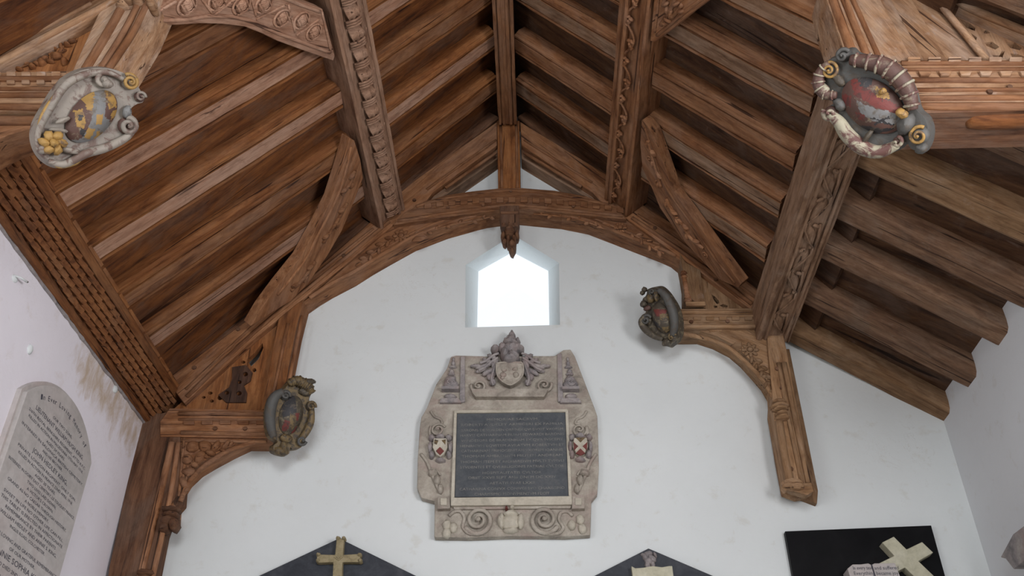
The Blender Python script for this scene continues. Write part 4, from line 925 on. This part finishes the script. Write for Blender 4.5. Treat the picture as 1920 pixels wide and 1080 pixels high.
# far right
cartouche('small dark cartouche with red and gilt field on the far right hammer beam end', (1238, 594), 6.16, (-.6, -.68, -.42),
    [(1212, 540), (1222, 536), (1234, 536), (1246, 546), (1256, 560), (1265, 576), (1271, 598), (1272, 622), (1266, 640), (1256, 648), (1248, 652), (1240, 640), (1225, 634), (1210, 622), (1201, 606), (1200, 592), (1208, 586), (1208, 574), (1202, 566), (1203, 558), (1209, 552)], 0, [P_DARK], 232,
    [('right_scroll_rim', [(1236, 544), (1250, 556), (1262, 582), (1266, 610), (1262, 630)], .036, [P_LEAD], 0), ('left_scroll_rim', [(1210, 592), (1204, 604), (1212, 618), (1228, 630), (1244, 636)], .028, [P_DARK, P_DARKG], 0)],
    [(1214, 600, 9, 1.5, 3, 1, 0, [P_LEAD, P_DARK]), (1226, 548, 8, 1.4, 3, -1, 0, [P_LEAD, P_DARK]), (1262, 632, 7, 1.2, 2.6, 1, 0, [P_DARKG, P_DARK])],
    ((1240, 596), (1250, 624), (1256, 590), .05),
    ([P_DARK, P_RED, P_DARKG, P_BLACK], [([(1230, 580), (1250, 580), (1254, 594), (1234, 594)], 1), ([(1242, 588), (1256, 588), (1256, 602), (1244, 600)], 2), ([(1244, 614), (1256, 612), (1254, 624), (1246, 624)], 2), ([(1226, 600), (1240, 606), (1244, 618), (1232, 612)], 3)]),
    [('crest_knob', 1211, 543, 5, 5, .03, 0, P_DARK, .02), ('crest_knob', 1206, 549, 5, 4, .03, .5, P_DARK, .01), ('carved_folds', 1222, 560, 9, 8, .03, .3, P_DARKG, .02), ('carved_folds', 1234, 556, 4, 10, .03, -.2, P_DARKG, .03), ('carved_folds', 1208, 570, 7, 6, .03, 0, P_DARK, .01),
     ('carved_folds', 1250, 642, 10, 7, .03, 0, P_DARK, 0), ('carved_folds', 1216, 578, 8, 5, .02, 0, P_BROWN, .02)])

# ------------------------------------------------------------------ lettering
def text_mesh(mb, s, M, h, width=None, mi=0, center=True, ext=.0015):
    cu = bpy.data.curves.new('t', 'FONT'); cu.body = s; cu.size = 1; cu.extrude = 0; cu.align_x = 'LEFT'; cu.resolution_u = 2
    o = bpy.data.objects.new('t', cu); COL.objects.link(o)
    me = bpy.data.meshes.new_from_object(o.evaluated_get(bpy.context.evaluated_depsgraph_get()))
    if me and len(me.vertices):
        xs = [v.co.x for v in me.vertices]; x0, x1 = min(xs), max(xs)
        kx = width/(x1-x0) if width else h*1.0
        dx = -(x0+x1)/2 if center else -x0
        mb.add([M @ V(((v.co.x+dx)*kx, v.co.y*h*1.35, 0)) for v in me.vertices], [list(p.vertices) for p in me.polygons], mi)
        bpy.data.meshes.remove(me)
    bpy.data.objects.remove(o); bpy.data.curves.remove(cu)

# ------------------------------------------------------------------ central wall monument
YM = 6.43
mo = thing('wall_monument', (-.19, 6.5, 4.08), 'carved stone wall monument with dark Latin inscription slab below the window', 'monument')
mb = MB(); mb.prism(px(YM, (838, 690), (845, 669), (856, 666), (926, 668), (1000, 667), (1040, 667), (1056, 656), (1070, 655), (1078, 668), (1096, 715), (1115, 765), (1120, 780), (1122, 830), (1123, 880), (1120, 925), (1109, 938), (1107, 1003), (1060, 1006), (960, 1005), (880, 1008), (814, 1007), (815, 940), (790, 933), (782, 915), (783, 860), (787, 800), (790, 782), (800, 765), (818, 720)), -.07, 0, M=XZ(YM))
mb.build('surround', STONE, mo, bevel=.008)
def mprism(name, pts, z0, z1, mat=STONE, parent=mo, bev=.004, taper=0, **k):
    mb = MB(); mb.prism(px(YM, *pts), z0, z1, M=XZ(YM), taper=taper); return mb.build(name, mat, parent, bevel=bev, **k)
sl = mprism('inscription_slab', [(857, 777), (1060, 775), (1066, 932), (853, 933)], -.01, .012, SLATE, bev=.002, label='dark slate slab with faded lettering')
L_ = ["MEMORIAE SACRVM", "ROBERTI AVDELEY ARMIGERI EX FAMILIA", "BARONIS DE WALDEN ORIVNDI QVI DVXIT VXOREM", "HARVEI CATHARINAM FILIAM EDWARDI BARONIS", "WINDESORE DE BRADENHAM EX QVA SVSCEPIT", "HENRICVM EQVITEM AVRATVM ROBERTVM ET", "CATHARINAM PRIMOGENITAM VXOREM IOANNIS", "THOMAM AMBROSIVM MILITEM ANDREAM", "THOMAM ITEM ET RICHARDVM MVLTI TVMVLI", "STVDENTES ET QVI RELIGIONIS PATRIAE CVLTOR", "HOSPITALITATIS CVLTOR", "OBIIT XXVII SEPT ANo DNI M DC XXIV", "AETATIS SVAE LXXII", "CATHARINA CONIVX CONIVGI SVO CHARISSIMO", "CHARISSIMO MONVMENTVM FECIT"]
mb = MB()
Ls = [(785, .47, 0), (794.5, .95, 0), (804.5, .95, 0), (814, .97, 0), (824, .95, 0), (834, .97, 0), (843.5, .95, 0), (853.5, .94, 0), (864, .97, 0), (874, .97, 0), (885, .55, 0), (894, .82, 0), (904.5, .42, 0), (915, .98, 0), (925, .70, 0)]
for s, (v, f, o_) in zip(L_, Ls):
    p = at(960, v+3, YM-.014); a = at(859, v, YM-.014).x; b = at(1060, v, YM-.014).x
    text_mesh(mb, s, Matrix(((1, 0, 0, p.x), (0, 0, 1, YM-.0135), (0, 1, 0, p.z), (0, 0, 0, 1))), .021, (b-a)*f)
mb.build('lettering', INSCR, sl, frm=Matrix.Translation((0, YM-.0135, 5)))
fr = MB()
for P in ([(852, 772), (1064, 770), (1062, 775), (856, 777)], [(852, 772), (857, 777), (852.5, 935), (846, 938)], [(1060, 775), (1065, 770), (1072, 936), (1066, 932)]): fr.prism(px(YM, *P), -.01, .026, M=XZ(YM))
fr.build('slab_frame', STONEP, mo, bevel=.003)
mprism('lower_ledge', [(846, 937), (1072, 934), (1074, 950), (846, 952)], -.01, .04, STONEP)
mprism('lower_fillet', [(850, 952), (1072, 950), (1070, 955), (852, 957)], -.01, .02, STONE)
lg = mprism('upper_ledge', [(884, 735), (1028, 735), (1024, 744), (1020, 750), (892, 750), (886, 742)], -.01, .055, STONE)
mprism('pilaster_strip', [(864, 670), (872, 670), (872, 755), (862, 757)], -.01, .02, STONEG); mprism('pilaster_strip', [(1045, 666), (1053, 664), (1056, 755), (1046, 755)], -.01, .02, STONEG)
# coat of arms
sh = [(932, 690), (945, 688), (970, 688), (980, 690), (981, 708), (976, 718), (966, 726), (957, 730), (947, 726), (937, 718), (932, 706)]
coa = mprism('coat_of_arms', sh, -.01, .075, STONE, bev=.008, taper=.04)
mb = MB(); q = smooth_path([V((*p, .07)) for p in px(YM, *sh, sh[0])], 3); mb.tube(q, .008, 6, M=XZ(YM))
for a in ((944, 712, 6, 5), (946, 704, 5, 3), (968, 712, 5, 6), (966, 702, 5, 3), (943, 718, 4, 3)): bl(mb, *a, .012, YM, z=.075)
mb.build('shield_relief', STONE, coa)
mb = MB()
for a in ((957, 664, 16, 12, .06), (948, 672, 9, 14, .06), (962, 678, 12, 9, .07), (957, 684, 14, 6, .075), (943, 660, 8, 9, .05), (972, 660, 8, 9, .05), (929, 662, 8, 6, .05), (976, 662, 7, 6, .05), (958, 651, 14, 5, .06)): bl(mb, *a, YM, z=.04)
mb.build('helmet', STONEG, coa)
mb = MB()
for a in ((960, 645, 8, 9, .05), (960, 636, 7, 7, .045), (960, 630, 3, 6, .03), (948, 647, 5, 6, .04), (971, 646, 5, 6, .04), (953, 642, 4, 5, .04)): bl(mb, *a, YM, z=.03)
mb.build('crest', STONEG, coa)
def mant(sg):
    mb = MB(); X = lambda u: 957+sg*(u-957)
    for a in ((925, 674, 10, 6, .6), (917, 682, 10, 6, .5), (907, 690, 12, 6, -.3), (896, 690, 8, 5, .2), (903, 697, 9, 5, -.4), (914, 701, 9, 6, -.6), (920, 710, 6, 9, .1), (924, 720, 5, 8, .2), (926, 700, 5, 14, .1), (928, 685, 5, 14, .2), (911, 680, 7, 4, .8), (889, 690, 6, 3, 0)):
        bl(mb, X(a[0]), a[1], a[2]*1.25, a[3]*.8, .014, YM, rot=-a[4]*sg, z=.025)
    for P in ([(934, 676), (922, 684), (910, 694), (898, 700)], [(932, 684), (926, 700), (922, 716), (926, 728)], [(936, 668), (925, 672), (912, 682), (900, 686)]):
        mb.tube(smooth_path([V((*p, .045)) for p in px(YM, *[(X(u), v) for u, v in P])], 4), .012, 6, M=XZ(YM))
    mb.build('mantling', STONEG, coa)
mant(1); mant(-1)
mb = MB(); p = px(YM, (898, 727), (1020, 725))
mb.spiral((*p[0], 0), .058, 1.6, .012, 1, 2.8, 0, XZ(YM), .02, .02); mb.build('ledge_volute', STONE, lg)
mb = MB(); mb.spiral((*p[1], 0), .058, 1.6, .012, -1, .4, 0, XZ(YM), .02, .02); mb.build('ledge_volute', STONE, lg)
def finial(sg, u0):
    mb = MB()
    for (du, v, ru, rv, d) in ((0, 745, 11, 6, .025), (0, 722, 14, 11, .03), (0, 714, 10, 9, .03), (0, 703, 7, 3, .022), (0, 698, 5, 5, .02), (1, 690, 7, 2.5, .02), (1, 683, 4, 6, .018), (1, 675, 2.5, 5, .015)):
        bl(mb, u0+du*sg*2+sg*(733-v)*.06, v, ru, rv, d, YM)
    mb.prism(px(YM, (u0-16, 731), (u0+16, 731), (u0+16, 736), (u0-16, 736)), 0, .06, M=XZ(YM)); mb.prism(px(YM, (u0-17, 750), (u0+15, 750), (u0+20, 758), (u0-20, 758)), -.01, .03, M=XZ(YM))
    c_ = px(YM, (u0, 722))[0]; mb.spiral((*c_, 0), .03, 1.2, .007, sg, 0, 0, XZ(YM), .045, .01)
    mb.build('finial', STONEG, mo, label='left urn finial' if sg > 0 else 'right urn finial')
finial(1, 845); finial(-1, 1070)
def side(sg, P, cen, R, cen2):
    X = lambda u: u if sg > 0 else 1908-u+(u*0)
    mb = MB()
    for L, r in P: mb.tube(smooth_path([V((*p, .008)) for p in px(YM, *[(X(u), v) for u, v in L])], 4), r, 7, M=XZ(YM))
    c = px(YM, (X(cen[0]), cen[1]))[0]; mb.spiral((*c, 0), R/222, 1.6, .010, sg, .5, 0, XZ(YM), .008, .03)
    bl(mb, X(cen2[0]), cen2[1], 9, 7, .03, YM, rot=.3*sg); bl(mb, X(cen2[0]+8), cen2[1]+14, 6, 10, .03, YM); bl(mb, X(cen2[0]+14), cen2[1]+30, 5, 9, .025, YM)
    mb.build('side_scroll', STONE, mo)
SP = [([(808, 772), (815, 782), (826, 787), (829, 795), (820, 796)], .010), ([(808, 800), (806, 815), (815, 824)], .010), ([(790, 852), (800, 866), (806, 880), (816, 905), (824, 922)], .012), ([(806, 880), (818, 882), (826, 892)], .008)]
side(1, SP, (822, 808), 12, (812, 888)); side(-1, SP, (822, 808), 12, (812, 888))
def small_shield(u0, v0, mats, lab):
    sp = [(u0-13, v0-18), (u0+13, v0-18), (u0+15, v0), (u0+8, v0+14), (u0, v0+20), (u0-8, v0+14), (u0-15, v0)]
    s = mprism('small_shield', sp, -.01, .045, mats[0], bev=.006, taper=.08, label=lab)
    mb = MB()
    for P, mi in mats[1]: mb.prism(px(YM, *[(u0+a, v0+b) for a, b in P]), .04, .05, mi, XZ(YM), taper=.05)
    mb.build('shield_charge', mats[2], s)
    mb = MB()
    for a in ((-16, -20, 6, 6), (16, -20, 6, 6), (-19, -2, 4, 12), (19, -2, 4, 12), (0, -22, 9, 5), (-16, 12, 5, 7), (16, 12, 5, 7), (0, 22, 9, 4)): bl(mb, u0+a[0], v0+a[1], a[2], a[3], .035, YM)
    mb.build('shield_scrollwork', STONEG, s)
small_shield(826, 843, (STONEP, [([(-8, 8), (0, 0), (8, 8), (0, 16)], 0), ([(-10, -14), (-3, -12), (-6, -4), (-11, -6)], 1), ([(3, -12), (11, -14), (10, -4)], 1)], [P_RED, P_DARKG]), 'small pale shield left of the slab')
small_shield(1088, 842, (STONEP, [([(-13, -8), (-4, 0), (-12, 8)], 0), ([(13, -8), (4, 0), (12, 8)], 0), ([(0, 4), (9, 13), (0, 18), (-9, 13)], 0), ([(-9, -16), (9, -16), (0, -7)], 1)], [P_RED, P_DARKG]), 'small shield with red quarters right of the slab')
for u in (833, 1084):
    b_ = mprism('corner_block', [(u-11, 936), (u+11, 935), (u+12, 958), (u-12, 959)], -.01, .05, STONE)
    mprism('corner_panel', [(u-6, 940), (u+6, 940), (u+6, 953), (u-6, 953)], .045, .06, STONEP, b_)
c = px(YM, (897, 977), (1021, 976), (958, 976))
for i, (cc, dr, st) in enumerate(((c[0], 1, 3.6), (c[1], -1, -.5))):
    mb = MB(); mb.spiral((*cc, 0), .098, 2.0, .018, dr, st, 0, XZ(YM), .01, .03)
    P = [(842, 968), (852, 960), (864, 960), (871, 972), (868, 988), (878, 1000), (896, 1003)] if i == 0 else [(1074, 968), (1064, 960), (1052, 962), (1048, 975), (1056, 990), (1046, 1001), (1022, 1002)]
    mb.tube(smooth_path([V((*p, .006)) for p in px(YM, *P)], 4), .013, 7, M=XZ(YM)); mb.build('base_volute', STONE, mo)
mb = MB()
for a in ((958, 965, 12, 7), (958, 980, 15, 15), (958, 996, 12, 5), (940, 978, 6, 14), (976, 978, 6, 14), (960, 953, 5, 4)): bl(mb, *a, .03, YM)
mb.build('base_cartouche', STONEP, mo)
mb = MB(); bl(mb, 950, 956, 2.5, 4, .03, YM, z=.01); mb.build('rust_stained_fixing', P_RED, mo)
mb = MB()
for u, v in ((838, 985), (850, 990), (1072, 985), (1088, 975), (838, 1000), (1092, 992)): bl(mb, u, v, 7, 9, .02, YM)
mb.build('worn_carving', STONEP, mo)

# ------------------------------------------------------------------ memorials at the foot of the gable wall
def pediment(lab, ap, xl, xr, zs_, depth=.06):
    t = thing('pedimented_tablet', (ap[0], 6.5, 3.0), lab, 'memorial tablet')
    mb = MB(); mb.prism([ap, (xr, zs_), (xr, 3.0), (xl, 3.0), (xl, zs_)], 0, depth, M=XZ(YG+.005)); mb.build('slab', SLATED, t, bevel=.004); return t
Y1 = YG-.055
ap = px(Y1, (636, 1009))[0]; sl_ = (ap[1]-px(Y1, (480, 1082))[0][1])/(ap[0]-px(Y1, (480, 1082))[0][0])
t1 = pediment('dark slate pediment tablet bearing a gilt cross, bottom left of the gable wall', ap, ap[0]-.72, ap[0]+.72, ap[1]-.72*sl_)
Yc = Y1-.05
mb = MB(); mb.prism(px(Yc, (631, 1009), (645, 1009), (643, 1040), (675, 1038), (676, 1054), (642, 1054), (640, 1150), (620, 1150), (625, 1054), (594, 1055), (594, 1039), (628, 1040)), -.05, 0, M=XZ(Yc))
cr = mb.build('cross', BRONZE, t1, bevel=.006, label='dull gilt stone cross')
mb = MB()
for u, v in ((634, 1009), (644, 1009), (597, 1040), (596, 1051), (674, 1040), (675, 1051)): bl(mb, u, v, 4, 4, .026, Yc, z=-.02, sc=240)
mb.build('arm_knobs', BRONZE, cr)
mb = MB(); mb.prism(px(Yc, (635, 1037), (643, 1045), (635, 1052), (626, 1045)), 0, .006, M=XZ(Yc)); mb.prism(px(Yc, (635, 1041), (639, 1045), (635, 1049), (631, 1045)), .006, .010, M=XZ(Yc)); mb.build('crossing_diamond', BRONZE, cr)
ap = px(Y1, (1216, 1028))[0]; q0 = px(Y1, (1110, 1081))[0]; sl_ = (ap[1]-q0[1])/(ap[0]-q0[0])
t2 = pediment('dark slate pediment tablet with a small carved crest and white scroll, bottom centre right', ap, ap[0]-.6, ap[0]+.62, ap[1]-.61*sl_)
mb = MB()
for a in ((1216, 1040, 8, 6), (1210, 1046, 5, 7), (1222, 1048, 6, 9), (1216, 1052, 7, 7), (1214, 1060, 5, 7), (1224, 1060, 4, 8), (1217, 1066, 9, 3), (1206, 1042, 3, 5), (1228, 1042, 3, 6)): bl(mb, *a, .02, Y1, rot=random.random(), sc=245)
mb.build('carved_crest', STONEG, t2)
mb = MB(); mb.prism(px(Y1, (1183, 1066), (1190, 1070), (1205, 1069), (1222, 1066), (1240, 1068), (1252, 1066), (1259, 1066), (1262, 1090), (1262, 1150), (1183, 1150), (1186, 1090)), 0, .05, M=XZ(Y1)); mb.build('scroll_sheet', MARBLEC, t2, bevel=.008)
# black tablet
t3 = thing('black_tablet', (2.27, 6.5, 3.1), 'polished black wall tablet with a pale leaning cross and an open book', 'memorial tablet')
c4 = px(YG-.05, (1472, 996), (1746, 985)); mb = MB()
mb.prism([c4[0], c4[1], (c4[1][0]-.0, 3.1), (c4[0][0]+.0, 3.1)], 0, .05, M=XZ(YG)); mb.build('slab', BLACK, t3, bevel=.003)
Yx = YG-.13
mb = MB(); mb.prism(px(Yx, (1654, 1017), (1676, 1006), (1700, 1030), (1729, 1016), (1750, 1036), (1722, 1052), (1795, 1122), (1770, 1136), (1697, 1064), (1642, 1092), (1620, 1070), (1677, 1042)), -.08, 0, M=XZ(Yx))
mb.build('leaning_cross', MARBLEC, t3, bevel=.004)
Yb = YG-.17
bk = MB(); bk.prism(px(Yb, (1589, 1066), (1599, 1058), (1614, 1058), (1628, 1056), (1634, 1059), (1640, 1056), (1660, 1056), (1678, 1055), (1700, 1112), (1606, 1118)), -.12, 0, M=XZ(Yb))
bo = bk.build('open_book', MARBLE, t3, bevel=.004)
mb = MB()
for u0, v0, s, wd in ((1600, 1068, 'In every tear', 32), (1640, 1068, 'and suffered', 40), (1602, 1078, 'Everything', 34), (1644, 1078, 'became joy', 36)):
    p = at(u0, v0, Yb-.002); text_mesh(mb, s, Matrix(((1, 0, 0, p.x), (0, 0, 1, Yb-.0015), (0, 1, 0, p.z), (0, 0, 0, 1))), .026, wd/245, center=False)
mb.build('lettering', LETTER, bo)
mb = MB(); mb.tube([(*px(Yb, (1634, 1059))[0], .0), (*px(Yb, (1652, 1115))[0], .0)], .005, 6, M=XZ(Yb)); mb.build('book_gutter', LETTER, bo)

# ------------------------------------------------------------------ marble tablet on the left wall
XT = WL+.03
tb = thing('arched_tablet', (WL, 5.1, 3.0), 'arched white marble tablet with dark lettering on the left wall', 'memorial tablet')
Y0, Y1_ = 4.645, 5.60
FT = Matrix(((0, 0, 1, WL), (1, 0, 0, 0), (0, 1, 0, 0), (0, 0, 0, 1)))      # local x -> y, y -> z, z -> into the room
def arch(y0, y1, zs0, rise, zb, n=20):
    c = (y0+y1)/2; h = (y1-y0)/2; R = (h*h+rise*rise)/(2*rise); P = []
    a = math.asin(h/R)
    for i in range(n+1):
        th = -a+2*a*i/n; P.append((c+R*math.sin(th), zs0+R*math.cos(th)-(R-rise)))
    return [(y0, zb)]+P+[(y1, zb)]
mb = MB(); mb.prism(arch(Y0-.02, Y1_+.01, 4.31, .235, 3.0), -.01, .03, M=FT); mb.build('backing_slab', MARBLE, tb, bevel=.003)
mb = MB(); mb.prism(arch(Y0, Y1_-.01, 4.30, .22, 3.0), .02, .055, M=FT); ts = mb.build('inscribed_face', MARBLE, tb, bevel=.004)
LT = [(None, 4.40, .030, .6, 'OUR TWO SONS.'), (None, 0, 0, 0, '')]
lines = [("OUR TWO SONS,", .022, .30), ("LIEUTENANT WILLIAM HUGH KING,", .034, .74), ("2/6TH ROYAL BERKSHIRE REGIMENT, ATTD R.F.C.", .021, .88), ("KILLED IN ACTION IN MACEDONIA 17TH MAY 1918,", .021, .84), ("AGED 24 YEARS.", .021, .28),
         ("INTERRED IN SALONICA BRITISH CEMETERY.", .021, .93), ("AND HIS BROTHER,", .020, .30), ("JOHN HEDLEY KING,", .034, .52), ("PRIVATE LONDON REGIMENT, ONLY SON,", .021, .86), ("KILLED IN ACTION IN FRANCE 22ND APRIL 1918,", .021, .80), ("AGED 20 YEARS.", .021, .30),
         ("INTERRED IN DOIRY EAST CEMETERY, LE TOUQUET FRANCE.", .021, .96), ("TWO LIVES LAID DOWN,", .021, .42), ("A VICTOR'S CROWN.", .021, .38), ("GRAND AS NO CAESAR THROUGH HISTORY,", .021, .84), ("A NOBLE MEMORY,", .021, .34), ("SWEET IN LIFE NO OTHER LIFE CAN FILL.", .021, .84),
         ("THIS TABLET IS ERECTED IN AFFECTIONATE", .022, .86), ("REMEMBRANCE BY THEIR PARENTS", .022, .70), ("WILLIAM HEDLEY AND ANNIE S. KING,", .024, .78), ("INGLIS ROAD, COLCHESTER.", .021, .48), ("", .02, 0), ("AND IN LOVING AND GRATEFUL REMEMBRANCE", .024, .92), ("OF OUR MOTHER,", .022, .34),
         ("ANNIE SOPHIA KING,", .040, .66), ("WHO DIED 2ND JANUARY 1937,", .024, .62), ("", .012, 0), ("ERECTED BY HER REMAINING CHILDREN", .024, .86), ("ALLAN AND ANNIE GWENDOLINE", .024, .80)]
mb = MB(); cy_ = (Y0+Y1_)/2; z = 4.335; xl = .0562
for s, h, wd in lines:
    z -= h*.62
    if s: text_mesh(mb, s, Matrix(((0, 0, 1, WL+xl), (1, 0, 0, cy_), (0, 1, 0, z-h*.5), (0, 0, 0, 1))), h*.86, wd*(Y1_-Y0)*.97)
    z -= h*.98
# arched heading
hd = "In Ever Loving Memory of"
for i, ch in enumerate(hd):
    if ch == ' ': continue
    f = (i+.5)/len(hd)-.5; th = f*.92; R = .74; c_ = (cy_+R*math.sin(th), 4.44-R+R*math.cos(th)-.03)
    Mx = FT @ Matrix.Translation((c_[0], c_[1], xl)) @ Matrix.Rotation(-th, 4, 'Z')
    text_mesh(mb, ch, Mx, .034, .020 if ch not in 'il' else .006)
mb.build('lettering', LETTER, ts, frm=Matrix.Translation((WL+xl, cy_, 4)))

# ------------------------------------------------------------------ small fittings on the walls
p = at_x(28, 520, WL); t = thing('wall_hook', (WL, p.y, p.z), 'small white painted hook high on the left wall beneath the cornice', 'hook')
mb = MB(); mb.blob((WL, p.y, p.z-.01), (.012, .03, .022)); mb.build('plate', PLASTER, t)
mb = MB(); mb.tube([(WL, p.y-.02, p.z), (WL+.035, p.y, p.z-.004), (WL+.045, p.y+.05, p.z+.004)], .006, 8); mb.build('arm', PLASTER, t)
mb = MB(); mb.blob((WL+.046, p.y+.055, p.z+.006), (.006, .006, .006)); mb.build('nail_head', NAIL, t)
for u, v, nm in ((55, 655, 'small plaster lump on the left wall above the arched tablet'), (215, 730, 'round plaster lump on the left wall amid the tan stains')):
    p = at_x(u, v, WL); mb = MB(); mb.blob((WL, p.y, p.z), (.016, .026, .03), rough=.5); tag(mb.build('plaster_lump', PLASTER), nm, 'plaster')
# monument at the right edge of the photo
t = thing('right_wall_monument', (WR, 5.4, 2.9), 'grey stone cornice corner of a monument on the right wall at the photo edge', 'monument')
FR = Matrix(((0, 0, -1, WR), (1, 0, 0, 0), (0, 1, 0, 0), (0, 0, 0, 1)))
a = at_x(1893, 1045, WR-.06); mb = MB()
mb.prism([(a.y, a.z), (a.y-.06, a.z-.03), (a.y-.12, a.z-.12), (4.85, a.z-.12), (4.8, a.z-.03), (4.75, a.z), (a.y-.25, a.z+.06)], 0, .12, M=FR); mb.build('cornice', STONEG, t, bevel=.006)
mb = MB(); mb.prism([(a.y-.14, a.z-.12), (a.y-.14, 2.9), (4.9, 2.9), (4.9, a.z-.12)], 0, .06, M=FR); mb.build('slab', STONEG, t, bevel=.004)
